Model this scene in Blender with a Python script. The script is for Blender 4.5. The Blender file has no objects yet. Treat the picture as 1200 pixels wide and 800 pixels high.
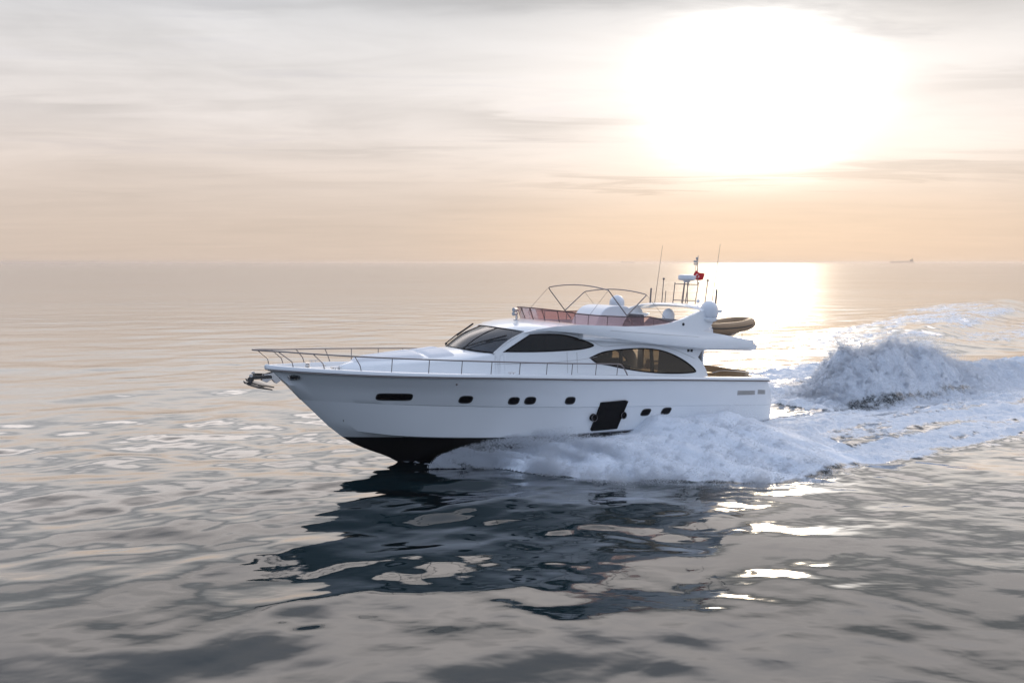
import bpy, bmesh, math, random
import numpy as np
from mathutils import Vector, Matrix
from mathutils.geometry import delaunay_2d_cdt

rng = np.random.default_rng(7)
random.seed(7)
scene = bpy.context.scene
COL = scene.collection

# ------------------------------------------------------------------ camera
CAM_H = 6.5
cam_d = bpy.data.cameras.new('camera')
cam = bpy.data.objects.new('camera', cam_d)
COL.objects.link(cam)
cam.location = (0, 0, CAM_H)
cam.rotation_euler = (math.radians(90 - 5.476), 0, 0)
cam_d.sensor_width = 36.0
cam_d.lens = 970.0 / 1200.0 * 36.0
cam_d.clip_start = 0.1
cam_d.clip_end = 60000
scene.camera = cam

# ------------------------------------------------------------------ light
SUN_AZ, SUN_EL = math.radians(16.3), math.radians(11.2)      # azimuth from +Y towards +X
sun_dir = Vector((math.sin(SUN_AZ) * math.cos(SUN_EL), math.cos(SUN_AZ) * math.cos(SUN_EL), math.sin(SUN_EL)))
sun_d = bpy.data.lights.new('sun', 'SUN')
sun_d.energy = 0.8
sun_d.angle = math.radians(8)
sun_d.color = (1.0, 0.80, 0.56)
sun = bpy.data.objects.new('sun', sun_d)
COL.objects.link(sun)
sun.rotation_euler = (-sun_dir).to_track_quat('-Z', 'Y').to_euler()

world = bpy.data.worlds.new('World')
scene.world = world
world.use_nodes = True


class NT:
    """small node-tree helper"""
    def __init__(self, tree):
        self.t = tree
        self.n = tree.nodes
        self.l = tree.links

    def node(self, kind, **kw):
        n = self.n.new(kind)
        for k, v in kw.items():
            setattr(n, k, v)
        return n

    def put(self, sock, v):
        if isinstance(v, bpy.types.NodeSocket):
            self.l.new(v, sock)
        elif v is not None:
            sock.default_value = v

    def math(self, op, a, b=None, c=None, clamp=False):
        n = self.node('ShaderNodeMath', operation=op, use_clamp=clamp)
        self.put(n.inputs[0], a)
        if b is not None: self.put(n.inputs[1], b)
        if c is not None: self.put(n.inputs[2], c)
        return n.outputs[0]

    def vmath(self, op, a, b=None):
        n = self.node('ShaderNodeVectorMath', operation=op)
        self.put(n.inputs[0], a)
        if b is not None: self.put(n.inputs[1], b)
        return n.outputs['Value'] if op in ('DOT_PRODUCT', 'LENGTH') else n.outputs[0]

    def smooth(self, x, e0, e1, lo=0.0, hi=1.0):
        n = self.node('ShaderNodeMapRange', interpolation_type='SMOOTHSTEP', clamp=True)
        self.put(n.inputs['Value'], x)
        for k, v in (('From Min', e0), ('From Max', e1), ('To Min', lo), ('To Max', hi)):
            self.put(n.inputs[k], v)
        return n.outputs['Result']

    def ramp(self, x, stops, interp='LINEAR'):
        n = self.node('ShaderNodeValToRGB')
        n.color_ramp.interpolation = interp
        el = n.color_ramp.elements
        while len(el) > 1: el.remove(el[-1])
        el[0].position = stops[0][0]; el[0].color = (*stops[0][1], 1)
        for p, c in stops[1:]:
            e = el.new(p); e.color = (*c, 1)
        self.put(n.inputs[0], x)
        return n.outputs[0]

    def mix(self, fac, a, b, blend='MIX'):
        n = self.node('ShaderNodeMix', data_type='RGBA', blend_type=blend)
        self.put(n.inputs[0], fac)
        def col(v): return (*v, 1) if isinstance(v, tuple) and len(v) == 3 else v
        self.put(n.inputs[6], col(a)); self.put(n.inputs[7], col(b))
        return n.outputs[2]

    def noise(self, vec, scale, detail=4, rough=0.55, dist=0.0):
        n = self.node('ShaderNodeTexNoise')
        self.put(n.inputs['Vector'], vec)
        n.inputs['Scale'].default_value = scale
        n.inputs['Detail'].default_value = detail
        n.inputs['Roughness'].default_value = rough
        n.inputs['Distortion'].default_value = dist
        return n.outputs[0]


def build_sky():
    t = NT(world.node_tree)
    t.n.clear()
    tc = t.node('ShaderNodeTexCoord')
    d = t.vmath('NORMALIZE', tc.outputs['Generated'])
    sx = t.node('ShaderNodeSeparateXYZ'); t.put(sx.inputs[0], d)
    X, Y, Z = sx.outputs
    el = t.math('MULTIPLY', t.math('ARCSINE', t.math('MAXIMUM', Z, 0.0)), 180 / math.pi)   # degrees
    sky = t.node('ShaderNodeTexSky', sky_type='NISHITA')
    sky.sun_disc = False
    sky.sun_elevation = SUN_EL
    sky.sun_rotation = SUN_AZ
    sky.altitude = 10
    sky.dust_density = 2.0
    # sheet cloud, seen in perspective
    zz = t.math('ADD', t.math('MAXIMUM', Z, 0.0), 0.055)
    cb = t.node('ShaderNodeCombineXYZ')
    t.put(cb.inputs[0], t.math('DIVIDE', X, zz)); t.put(cb.inputs[1], t.math('DIVIDE', Y, zz))
    P = cb.outputs[0]
    sc = t.vmath('MULTIPLY', P, (0.55, 0.75, 1.0))
    n1 = t.noise(sc, 0.9, 7, 0.6, 0.5)
    n2 = t.noise(t.vmath('MULTIPLY', P, (0.30, 1.0, 1.0)), 1.9, 6, 0.6, 0.9)
    nz = t.math('ADD', t.math('MULTIPLY', n1, 0.62), t.math('MULTIPLY', n2, 0.38))
    # side of the sky that faces the sun
    cosaz = t.math('ADD', t.math('MULTIPLY', X, math.sin(SUN_AZ)), t.math('MULTIPLY', Y, math.cos(SUN_AZ)))
    front = t.smooth(cosaz, -0.35, 0.75)
    # veil colour by elevation (radiance)
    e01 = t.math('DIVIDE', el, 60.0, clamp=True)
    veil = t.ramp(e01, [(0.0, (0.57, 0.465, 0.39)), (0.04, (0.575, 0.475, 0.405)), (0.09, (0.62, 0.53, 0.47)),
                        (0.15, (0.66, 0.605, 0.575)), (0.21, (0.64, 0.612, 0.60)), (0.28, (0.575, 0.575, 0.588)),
                        (0.302, (0.80, 0.77, 0.77)), (0.34, (1.8, 1.66, 1.6)), (0.40, (2.7, 2.46, 2.36)), (0.47, (2.6, 2.4, 2.34)), (0.56, (1.05, 1.02, 1.06)), (0.72, (0.75, 0.78, 0.88)), (1.0, (0.75, 0.82, 0.98))])  # bright band above the view is added to lighten water reflections and decks
    warm = t.math('MULTIPLY', t.smooth(el, 7.5, 2.0), t.smooth(cosaz, 0.90, 0.995))
    veil = t.vmath('ADD', veil, t.vmath('MULTIPLY', (0.08, 0.035, 0.0), t_c(t, warm)))
    # cloud light and shade: thin bright streaks, thicker grey bars
    amp = t.smooth(el, 1.0, 9.0, 0.25, 1.0)
    dev = t.math('MULTIPLY', t.math('SUBTRACT', nz, 0.5), amp)
    light = t.math('ADD', 1.0, t.math('MULTIPLY', dev, 1.15))
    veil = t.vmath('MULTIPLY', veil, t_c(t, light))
    # long grey bars
    bar = t.smooth(n2, 0.53, 0.70)
    bar = t.math('MULTIPLY', bar, t.smooth(el, 3.0, 8.0))
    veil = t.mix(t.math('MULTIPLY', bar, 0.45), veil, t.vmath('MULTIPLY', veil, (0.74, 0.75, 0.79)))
    # a few heavier cloud bars (azimuth, elevation, half widths in degrees, depth)
    az = t.math('MULTIPLY', t.math('ARCTAN2', X, Y), 180 / math.pi)
    wx = t.math('MULTIPLY', t.math('SUBTRACT', n1, 0.5), 14.0); wy = t.math('MULTIPLY', t.math('SUBTRACT', n2, 0.5), 4.5)
    shade = None
    for ca, ce, wa, we, dp in ((0, 16.6, 9, 1.0, .24), (-15, 16.3, 8, .6, .13), (2.5, 9.3, 6.5, .8, .22), (29, 15.8, 11, 2.3, .24), (24, 5.6, 15, .5, .18),
                               (-28, 8.7, 8, .6, .10), (13, 17.6, 9, .9, .26), (-10, 7.0, 9, .4, .08), (8, 5.2, 9, .35, .14), (30, 10.5, 7, .8, .14)):
        gx_ = t.math('POWER', t.math('ABSOLUTE', t.math('DIVIDE', t.math('ADD', t.math('SUBTRACT', az, ca), wx), wa)), 2.0)
        gy_ = t.math('POWER', t.math('ABSOLUTE', t.math('DIVIDE', t.math('ADD', t.math('SUBTRACT', el, ce), wy), we)), 2.0)
        g = t.math('MULTIPLY', t.math('EXPONENT', t.math('MULTIPLY', -1.0, t.math('ADD', gx_, gy_))), dp)
        shade = g if shade is None else t.math('ADD', shade, g)
    keep = t.math('SUBTRACT', 1.0, t.math('MINIMUM', shade, 0.5))
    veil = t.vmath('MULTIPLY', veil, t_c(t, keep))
    # glow of the veiled sun
    ds = t.vmath('DOT_PRODUCT', d, tuple(sun_dir))
    az_off = t.math('SUBTRACT', t.math('ARCTAN2', X, Y), SUN_AZ)
    az_off = t.math('MULTIPLY', az_off, 180 / math.pi)
    dx = t.math('DIVIDE', az_off, 1.22)
    dy = t.math('SUBTRACT', el, math.degrees(SUN_EL))
    wob = t.math('MULTIPLY', t.math('SUBTRACT', nz, 0.5), 9.0)
    r = t.math('SQRT', t.math('ADD', t.math('MULTIPLY', dx, dx), t.math('MULTIPLY', dy, dy)))
    r = t.math('ADD', r, wob)
    r = t.math('MAXIMUM', r, 0.0)
    core = t.math('EXPONENT', t.math('MULTIPLY', -1.0, t.math('POWER', t.math('DIVIDE', r, 3.5), 2.0)))
    halo = t.math('EXPONENT', t.math('MULTIPLY', -1.0, t.math('POWER', t.math('DIVIDE', r, 13.0), 1.35)))
    low = t.smooth(el, 3.2, 6.2)             # thick bank of haze under the sun
    core = t.math('MULTIPLY', core, low)
    halo = t.math('MULTIPLY', halo, t.math('ADD', 0.2, t.math('MULTIPLY', low, 0.8)))
    lid = t.smooth(t.math('ADD', el, t.math('MULTIPLY', t.math('SUBTRACT', n2, 0.5), 7.0)), 17.2, 13.6, 0.10, 1.0)   # grey cloud bank above it
    lid = t.math('MULTIPLY', lid, t.math('SUBTRACT', 1.0, t.math('MULTIPLY', shade, 1.6), None, True))
    core = t.math('MULTIPLY', core, lid); halo = t.math('MULTIPLY', halo, lid)
    front_ok = t.smooth(cosaz, 0.0, 0.4)
    core = t.math('MULTIPLY', core, front_ok); halo = t.math('MULTIPLY', halo, front_ok)
    glow = t.vmath('ADD', t.vmath('MULTIPLY', (2.6, 2.55, 2.45), t_c(t, core)), t.vmath('MULTIPLY', (0.36, 0.335, 0.31), t_c(t, halo)))
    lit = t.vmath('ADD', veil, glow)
    # back of the sky: cool thin cloud over the clear sky
    back = t.ramp(e01, [(0.0, (0.48, 0.54, 0.67)), (0.3, (0.53, 0.63, 0.83)), (1.0, (0.53, 0.64, 0.86))])
    back = t.vmath('MULTIPLY', back, t_c(t, t.math('ADD', 1.0, t.math('MULTIPLY', dev, 0.5))))
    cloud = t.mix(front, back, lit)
    # clear sky (strength 0.1) shows thinly through the veil
    cloud10 = t.vmath('MULTIPLY', cloud, (10.0, 10.0, 10.0))
    thin = t.math('SUBTRACT', 0.12, t.math('MULTIPLY', front, 0.10))
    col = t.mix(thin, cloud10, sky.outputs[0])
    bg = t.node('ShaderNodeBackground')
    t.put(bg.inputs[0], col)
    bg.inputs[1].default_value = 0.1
    out = t.node('ShaderNodeOutputWorld')
    t.l.new(bg.outputs[0], out.inputs[0])


def t_c(t, v):
    c = t.node('ShaderNodeCombineXYZ')
    for i in range(3): t.put(c.inputs[i], v)
    return c.outputs[0]


build_sky()
vs = scene.view_settings
vs.view_transform = 'Standard'
vs.look = 'None'
vs.exposure = 0.24
vs.gamma = 1.0
scene.cycles.use_denoising = True
scene.cycles.max_bounces = 10
scene.cycles.diffuse_bounces = 8
scene.cycles.transparent_max_bounces = 16
scene.cycles.caustics_reflective = False
scene.cycles.caustics_refractive = False
scene.cycles.sample_clamp_indirect = 5.0
scene.cycles.sample_clamp_direct = 4.0
scene.cycles.volume_bounces = 0

# ------------------------------------------------------------------ materials
def material(name, base, rough=0.4, metal=0.0, ior=1.45, coat=0.0, var=0.0, var_scale=3.0, bump=0.0, bump_scale=40.0, spec=None):
    m = bpy.data.materials.new(name)
    m.use_nodes = True
    t = NT(m.node_tree)
    b = t.n['Principled BSDF']
    b.inputs['Base Color'].default_value = (*base, 1)
    b.inputs['Roughness'].default_value = rough
    b.inputs['Metallic'].default_value = metal
    b.inputs['IOR'].default_value = ior
    if coat: b.inputs['Coat Weight'].default_value = coat
    tc = t.node('ShaderNodeTexCoord')
    if var:
        n = t.noise(tc.outputs['Object'], var_scale, 5, 0.6)
        f = t.math('ADD', 1 - var, t.math('MULTIPLY', n, 2 * var))
        t.put(b.inputs['Base Color'], t.vmath('MULTIPLY', tuple(base), t_c(t, f)))
    if bump:
        n = t.noise(tc.outputs['Object'], bump_scale, 3, 0.5)
        bp = t.node('ShaderNodeBump')
        bp.inputs['Strength'].default_value = bump
        bp.inputs['Distance'].default_value = 0.01
        t.put(bp.inputs['Height'], n)
        t.put(b.inputs['Normal'], bp.outputs[0])
    return m


def tinted(name, tint, refl_ior=1.5, body=(0.02, 0.02, 0.02), clear=0.6, refl=1.0):
    """tinted pane: partly clear, partly dark, glossy on top"""
    m = bpy.data.materials.new(name)
    m.use_nodes = True
    t = NT(m.node_tree)
    t.n.clear()
    tr = t.node('ShaderNodeBsdfTransparent'); tr.inputs[0].default_value = (*tint, 1)
    df = t.node('ShaderNodeBsdfDiffuse'); df.inputs[0].default_value = (*body, 1)
    m1 = t.node('ShaderNodeMixShader'); m1.inputs[0].default_value = clear
    t.l.new(df.outputs[0], m1.inputs[1]); t.l.new(tr.outputs[0], m1.inputs[2])
    gl = t.node('ShaderNodeBsdfGlossy'); gl.inputs['Roughness'].default_value = 0.03
    fr = t.node('ShaderNodeFresnel'); fr.inputs[0].default_value = refl_ior
    m2 = t.node('ShaderNodeMixShader')
    t.put(m2.inputs[0], t.math('MULTIPLY', fr.outputs[0], refl)); t.l.new(m1.outputs[0], m2.inputs[1]); t.l.new(gl.outputs[0], m2.inputs[2])
    o = t.node('ShaderNodeOutputMaterial')
    t.l.new(m2.outputs[0], o.inputs[0])
    return m


M = {}
M['gel'] = material('white_gelcoat', (0.78, 0.80, 0.82), 0.22, coat=0.3, var=0.03, var_scale=1.3)
M['deckw'] = material('white_nonslip', (0.76, 0.76, 0.76), 0.55, var=0.05, var_scale=4, bump=0.25, bump_scale=90)
M['black'] = material('black_antifouling', (0.012, 0.013, 0.016), 0.35, var=0.3, var_scale=5)
M['blackgloss'] = material('black_gloss', (0.006, 0.006, 0.008), 0.25, ior=1.2)
M['rubber'] = material('dark_rubber', (0.02, 0.021, 0.024), 0.6)
M['hatchblack'] = material('black_hatch', (0.010, 0.011, 0.013), 0.7, ior=1.15, var=0.3, var_scale=9)
M['steel'] = material('stainless_steel', (0.55, 0.53, 0.52), 0.22, 1.0, var=0.08, var_scale=8)
M['dullsteel'] = material('dull_steel', (0.22, 0.20, 0.20), 0.35, 1.0, var=0.1, var_scale=8)
M['anchor'] = material('anchor_steel', (0.07, 0.07, 0.07), 0.3, 0.8, var=0.3, var_scale=12)
M['cushion'] = material('white_cushion', (0.74, 0.74, 0.76), 0.8, var=0.04, var_scale=6, bump=0.2, bump_scale=30)
M['greyseat'] = material('grey_upholstery', (0.07, 0.07, 0.085), 0.7, var=0.15, var_scale=8)
M['teak'] = material('teak', (0.33, 0.19, 0.09), 0.5, var=0.25, var_scale=14)
M['beige'] = material('beige_upholstery', (0.55, 0.42, 0.28), 0.8, var=0.1, var_scale=7)
M['plastic'] = material('white_plastic', (0.72, 0.74, 0.78), 0.35, var=0.03)
M['rib'] = material('tan_hypalon', (0.29, 0.19, 0.11), 0.55, var=0.1, var_scale=6)
M['ribhull'] = material('tan_hull', (0.26, 0.17, 0.10), 0.4, var=0.08)
M['interior'] = material('dark_interior', (0.05, 0.047, 0.045), 0.7, var=0.2)
M['curtain'] = material('brown_curtain', (0.055, 0.05, 0.047), 0.9, var=0.25, var_scale=3)
M['grille'] = material('grey_grille', (0.42, 0.41, 0.40), 0.45, var=0.1, var_scale=10)
M['antenna'] = material('antenna_grey', (0.16, 0.14, 0.14), 0.5)
M['ship'] = material('ship_paint', (0.20, 0.17, 0.16), 0.6, var=0.2, var_scale=0.1)
M['lampglass'] = material('lamp_glass', (0.35, 0.38, 0.42), 0.1, 0.6)
M['tint'] = tinted('rose_tinted_acrylic', (0.91, 0.79, 0.78), 1.2, (0.60, 0.44, 0.44), 0.80, 0.4)
M['brownglass'] = tinted('brown_glass', (0.86, 0.80, 0.70), 1.3, (0.125, 0.11, 0.095), 0.76)
M['darkglass'] = tinted('dark_glass', (0.16, 0.18, 0.2), 1.45, (0.006, 0.008, 0.01), 0.7)
M['shieldglass'] = tinted('windshield_glass', (0.62, 0.66, 0.72), 1.55, (0.10, 0.11, 0.125), 0.62)


def flag_material():
    """red cloth with a white crescent and star, drawn in the cloth's own UV space"""
    m = bpy.data.materials.new('red_flag_cloth')
    m.use_nodes = True
    t = NT(m.node_tree)
    b = t.n['Principled BSDF']
    b.inputs['Roughness'].default_value = 0.8
    uv = t.node('ShaderNodeTexCoord').outputs['UV']

    def disc(cx, cy, r):
        v = t.vmath('SUBTRACT', uv, (cx, cy, 0))
        v = t.vmath('MULTIPLY', v, (1.5, 1.0, 0))
        return t.math('LESS_THAN', t.vmath('LENGTH', v), r)
    cres = t.math('SUBTRACT', disc(0.36, 0.5, 0.27), disc(0.405, 0.5, 0.215), clamp=True)
    star = disc(0.55, 0.5, 0.10)
    f = t.math('MAXIMUM', cres, star)
    t.put(b.inputs['Base Color'], t.mix(f, (0.60, 0.02, 0.025), (0.85, 0.8, 0.78)))
    return m


M['flag'] = flag_material()

# ------------------------------------------------------------------ mesh helpers
def pchip(xs, ys):
    xs = np.asarray(xs, float); ys = np.asarray(ys, float)
    if xs[0] > xs[-1]: xs, ys = xs[::-1], ys[::-1]
    h = np.diff(xs); dl = np.diff(ys) / h
    m = np.zeros(len(xs))
    m[0], m[-1] = dl[0], dl[-1]
    for i in range(1, len(xs) - 1):
        if dl[i - 1] * dl[i] > 0:
            w1 = 2 * h[i] + h[i - 1]; w2 = h[i] + 2 * h[i - 1]
            m[i] = (w1 + w2) / (w1 / dl[i - 1] + w2 / dl[i])

    def f(x):
        x = np.clip(np.asarray(x, float), xs[0], xs[-1])
        i = np.clip(np.searchsorted(xs, x) - 1, 0, len(h) - 1)
        t = (x - xs[i]) / h[i]
        return ((1 + 2 * t) * (1 - t) ** 2 * ys[i] + t * (1 - t) ** 2 * h[i] * m[i]
                + t * t * (3 - 2 * t) * ys[i + 1] + t * t * (t - 1) * h[i] * m[i + 1])
    return f


def table(pts):
    return pchip([p[0] for p in pts], [p[1] for p in pts])


def closed_spline(pts, n=6, sharp=()):
    """Catmull-Rom through a closed outline; indices in `sharp` stay corners"""
    P = [np.array(p, float) for p in pts]; N = len(P); out = []
    for i in range(N):
        p1, p2 = P[i], P[(i + 1) % N]
        p0 = P[i - 1] if i not in sharp else 2 * p1 - p2
        p3 = P[(i + 2) % N] if (i + 1) % N not in sharp else 2 * p2 - p1
        for k in range(n):
            t = k / n
            out.append(tuple(0.5 * (2 * p1 + (p2 - p0) * t + (2 * p0 - 5 * p1 + 4 * p2 - p3) * t * t + (3 * p1 - p0 - 3 * p2 + p3) * t ** 3)))
    return out


def open_spline(pts, n=6):
    P = [np.array(p, float) for p in pts]; N = len(P); out = []
    for i in range(N - 1):
        p1, p2 = P[i], P[i + 1]
        p0 = P[i - 1] if i else 2 * p1 - p2
        p3 = P[i + 2] if i + 2 < N else 2 * p2 - p1
        for k in range(n):
            t = k / n
            out.append(0.5 * (2 * p1 + (p2 - p0) * t + (2 * p0 - 5 * p1 + 4 * p2 - p3) * t * t + (3 * p1 - p0 - 3 * p2 + p3) * t ** 3))
    out.append(P[-1])
    return out


def area2(o):
    return sum(o[i][0] * o[(i + 1) % len(o)][1] - o[(i + 1) % len(o)][0] * o[i][1] for i in range(len(o)))


def inset(o, d):
    """shift a closed outline inwards by d"""
    n = len(o); sg = 1 if area2(o) > 0 else -1; res = []
    for i in range(n):
        a, b, c = (np.array(o[k % n], float) for k in (i - 1, i, i + 1))
        t = c - a; L = np.hypot(*t) or 1
        res.append(tuple(b + sg * d * np.array((-t[1], t[0])) / L))
    return res


def in_poly(p, o):
    x, y = p; c = False; n = len(o); j = n - 1
    for i in range(n):
        if (o[i][1] > y) != (o[j][1] > y) and x < (o[j][0] - o[i][0]) * (y - o[i][1]) / (o[j][1] - o[i][1]) + o[i][0]:
            c = not c
        j = i
    return c


class MB:
    def __init__(self):
        self.v = []; self.f = []; self.mi = []

    def add(self, v, f, mi=0):
        o = len(self.v)
        self.v += [tuple(map(float, p)) for p in v]
        self.f += [tuple(i + o for i in q) for q in f]
        self.mi += [mi] * len(f)
        return self

    def grid(self, P, mi=0, flip=False, wrap=False):
        P = np.asarray(P, float); nu, nv = P.shape[:2]
        f = []
        for i in range(nu - 1):
            for j in range(nv if wrap else nv - 1):
                k = (j + 1) % nv
                q = (i * nv + j, i * nv + k, (i + 1) * nv + k, (i + 1) * nv + j)
                f.append(q[::-1] if flip else q)
        return self.add(P.reshape(-1, 3), f, mi)

    def tube(self, pts, r, seg=8, closed=False, mi=0, smooth=0, caps=True):
        P = [np.array(p, float) for p in (open_spline(pts, smooth) if smooth else pts)]
        n = len(P); rs = r if hasattr(r, '__len__') else [r] * n
        if len(rs) != n:
            rs = np.interp(np.linspace(0, 1, n), np.linspace(0, 1, len(rs)), rs)
        rings = []; up = None
        for i in range(n):
            a = P[i - 1] if (i or closed) else P[i]
            b = P[(i + 1) % n] if (i < n - 1 or closed) else P[i]
            d = b - a; d /= (np.linalg.norm(d) or 1)
            if up is None:
                up = np.array((0, 0, 1.0)) if abs(d[2]) < 0.9 else np.array((1.0, 0, 0))
            up = up - d * (up @ d); up /= np.linalg.norm(up)
            s = np.cross(d, up)
            rings.append([P[i] + rs[i] * (math.cos(2 * math.pi * k / seg) * up + math.sin(2 * math.pi * k / seg) * s) for k in range(seg)])
        f = []
        for i in range(n if closed else n - 1):
            j = (i + 1) % n
            for k in range(seg):
                l = (k + 1) % seg
                f.append((i * seg + k, i * seg + l, j * seg + l, j * seg + k))
        if not closed and caps:
            f.append(tuple(range(seg))[::-1]); f.append(tuple((n - 1) * seg + k for k in range(seg)))
        return self.add([p for r_ in rings for p in r_], f, mi)

    def lathe(self, prof, seg=24, loc=(0, 0, 0), axis=None, mi=0):
        """prof: (radius, height) pairs, bottom to top, turned round z (or axis)"""
        rot = Matrix.Identity(3) if axis is None else Vector((0, 0, 1)).rotation_difference(Vector(axis)).to_matrix()
        v = []; f = []
        for r, z in prof:
            for k in range(seg):
                p = rot @ Vector((r * math.cos(2 * math.pi * k / seg), r * math.sin(2 * math.pi * k / seg), z))
                v.append((p.x + loc[0], p.y + loc[1], p.z + loc[2]))
        n = len(prof)
        for i in range(n - 1):
            for k in range(seg):
                l = (k + 1) % seg
                f.append((i * seg + k, i * seg + l, (i + 1) * seg + l, (i + 1) * seg + k))
        f.append(tuple(range(seg))[::-1]); f.append(tuple((n - 1) * seg + k for k in range(seg)))
        return self.add(v, f, mi)

    def loft(self, rings, mi=0, cap=True):
        """closed rings of equal count"""
        n = len(rings[0])
        self.grid(rings, mi, wrap=True)
        if cap:
            o = len(self.v) - len(rings) * n
            self.f.append(tuple(o + k for k in range(n))[::-1]); self.mi.append(mi)
            o2 = len(self.v) - n
            self.f.append(tuple(o2 + k for k in range(n))); self.mi.append(mi)
        return self

    def box(self, lo, hi, mi=0):
        x0, y0, z0 = lo; x1, y1, z1 = hi
        v = [(x0, y0, z0), (x1, y0, z0), (x1, y1, z0), (x0, y1, z0), (x0, y0, z1), (x1, y0, z1), (x1, y1, z1), (x0, y1, z1)]
        return self.add(v, [(3, 2, 1, 0), (4, 5, 6, 7), (0, 1, 5, 4), (1, 2, 6, 5), (2, 3, 7, 6), (3, 0, 4, 7)], mi)

    def prism(self, outline, t0, t1, mi=0):
        """(s,z) outline pushed along t"""
        n = len(outline)
        v = [(s, t0, z) for s, z in outline] + [(s, t1, z) for s, z in outline]
        f = [tuple(range(n)), tuple(range(2 * n - 1, n - 1, -1))]
        for i in range(n):
            j = (i + 1) % n
            f.append((i, i + n, j + n, j))
        return self.add(v, f, mi)

    def build(self, name, mats, parent=None, smooth=40, bevel=0.0, bseg=2, fix=True, sub=0):
        me = bpy.data.meshes.new(name)
        me.from_pydata(self.v, [], self.f)
        if not isinstance(mats, (list, tuple)): mats = [mats]
        for m in mats: me.materials.append(m)
        me.polygons.foreach_set('material_index', self.mi)
        if fix:
            bm = bmesh.new(); bm.from_mesh(me)
            bmesh.ops.remove_doubles(bm, verts=bm.verts, dist=1e-4)
            bmesh.ops.recalc_face_normals(bm, faces=bm.faces)
            bm.to_mesh(me); bm.free()
        if smooth:
            me.polygons.foreach_set('use_smooth', [True] * len(me.polygons))
            me.set_sharp_from_angle(angle=math.radians(smooth))
        o = bpy.data.objects.new(name, me)
        COL.objects.link(o)
        if parent is not None: o.parent = parent
        if bevel:
            b = o.modifiers.new('bevel', 'BEVEL'); b.width = bevel; b.segments = bseg; b.limit_method = 'ANGLE'
            b.angle_limit = math.radians(35); b.harden_normals = False
        if sub:
            s = o.modifiers.new('sub', 'SUBSURF'); s.levels = sub; s.render_levels = sub
        return o


def panel(mb, outline, holes, tfun, thick, step=0.25, mi=0, side=1):
    """sheet with holes drawn in (s,z), laid on t = tfun(s,z), given a thickness inwards"""
    loops = [list(outline)] + [list(h) for h in holes]
    loops = [l if area2(l) > 0 else l[::-1] for l in loops]
    co = []; ed = []
    for l in loops:
        o = len(co); co += [Vector((float(p[0]), float(p[1]))) for p in l]
        ed += [(o + i, o + (i + 1) % len(l)) for i in range(len(l))]
    if step:
        xs = [p[0] for p in outline]; ys = [p[1] for p in outline]
        for x in np.arange(min(xs) + step / 2, max(xs), step):
            for y in np.arange(min(ys) + step / 4, max(ys), step / 2):
                if in_poly((x, y), loops[0]) and not any(in_poly((x, y), h) for h in loops[1:]):
                    dmin = min(math.hypot(x - p[0], y - p[1]) for l in loops for p in l)
                    if dmin > step * 0.3: co.append(Vector((float(x), float(y))))
    v2, e2, f2, _, _, _ = delaunay_2d_cdt(co, ed, [], 0, 1e-6)
    keep = []
    for f in f2:
        c = sum((v2[i] for i in f), Vector((0, 0))) / len(f)
        if in_poly(c, loops[0]) and not any(in_poly(c, h) for h in loops[1:]): keep.append(tuple(f))
    n = len(v2)
    outer = [(p.x, side * float(tfun(p.x, p.y)), p.y) for p in v2]
    inner = [(p.x, side * (float(tfun(p.x, p.y)) - thick), p.y) for p in v2]
    faces = [f for f in keep] + [tuple(i + n for i in f[::-1]) for f in keep]
    cnt = {}
    for f in keep:
        for i in range(len(f)):
            e = (f[i], f[(i + 1) % len(f)]); cnt[e] = 1
    for (a, b) in list(cnt):
        if (b, a) not in cnt: faces.append((b, a, a + n, b + n))
    mb.add(outer + inner, faces, mi)
    return mb


def empty(name, parent=None, loc=(0, 0, 0)):
    o = bpy.data.objects.new(name, None); COL.objects.link(o)
    o.empty_display_size = 0.3
    o.location = loc
    if parent is not None: o.parent = parent
    return o


def tag(o, label, cat=None, group=None, kind=None):
    if label: o['label'] = label
    if cat: o['category'] = cat
    if group: o['group'] = group
    if kind: o['kind'] = kind
    return o


# ------------------------------------------------------------------ boat frame: x forward, y port, z up
TH, TR = math.radians(32), math.radians(3.0)
f0 = Vector((-math.cos(TH), -math.sin(TH), 0)); l0 = Vector((math.sin(TH), -math.cos(TH), 0)); z0 = Vector((0, 0, 1))
fx = f0 * math.cos(TR) + z0 * math.sin(TR); uz = z0 * math.cos(TR) - f0 * math.sin(TR)
ORG = Vector((9.518, 34.837, -0.75))
BOAT = Matrix(((fx.x, l0.x, uz.x, ORG.x), (fx.y, l0.y, uz.y, ORG.y), (fx.z, l0.z, uz.z, ORG.z), (0, 0, 0, 1)))

# ------------------------------------------------------------------ sea
def vnoise(x, y, seed=0):
    xi = np.floor(x).astype(np.int64); yi = np.floor(y).astype(np.int64)
    xf = x - xi; yf = y - yi

    def h(a, b):
        n = (a * 374761393 + b * 668265263 + seed * 974634777) & 0x7fffffff
        n = ((n ^ (n >> 13)) * 1274126177) & 0x7fffffff
        return ((n ^ (n >> 16)) & 0xffff) / 65535.0
    u = xf * xf * xf * (xf * (xf * 6 - 15) + 10); v = yf * yf * yf * (yf * (yf * 6 - 15) + 10)
    return (h(xi, yi) * (1 - u) + h(xi + 1, yi) * u) * (1 - v) + (h(xi, yi + 1) * (1 - u) + h(xi + 1, yi + 1) * u) * v


def fbm(x, y, octv=4, seed=0, gain=0.5):
    s = 0; a = 1; t = 0
    for o in range(octv):
        s = s + a * vnoise(x * 2 ** o + 17.3 * o, y * 2 ** o - 9.1 * o, seed + o); t += a; a *= gain
    return s / t * 2 - 1


def sst(x, a, b):
    t = np.clip((x - a) / (b - a), 0, 1); return t * t * (3 - 2 * t)


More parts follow.
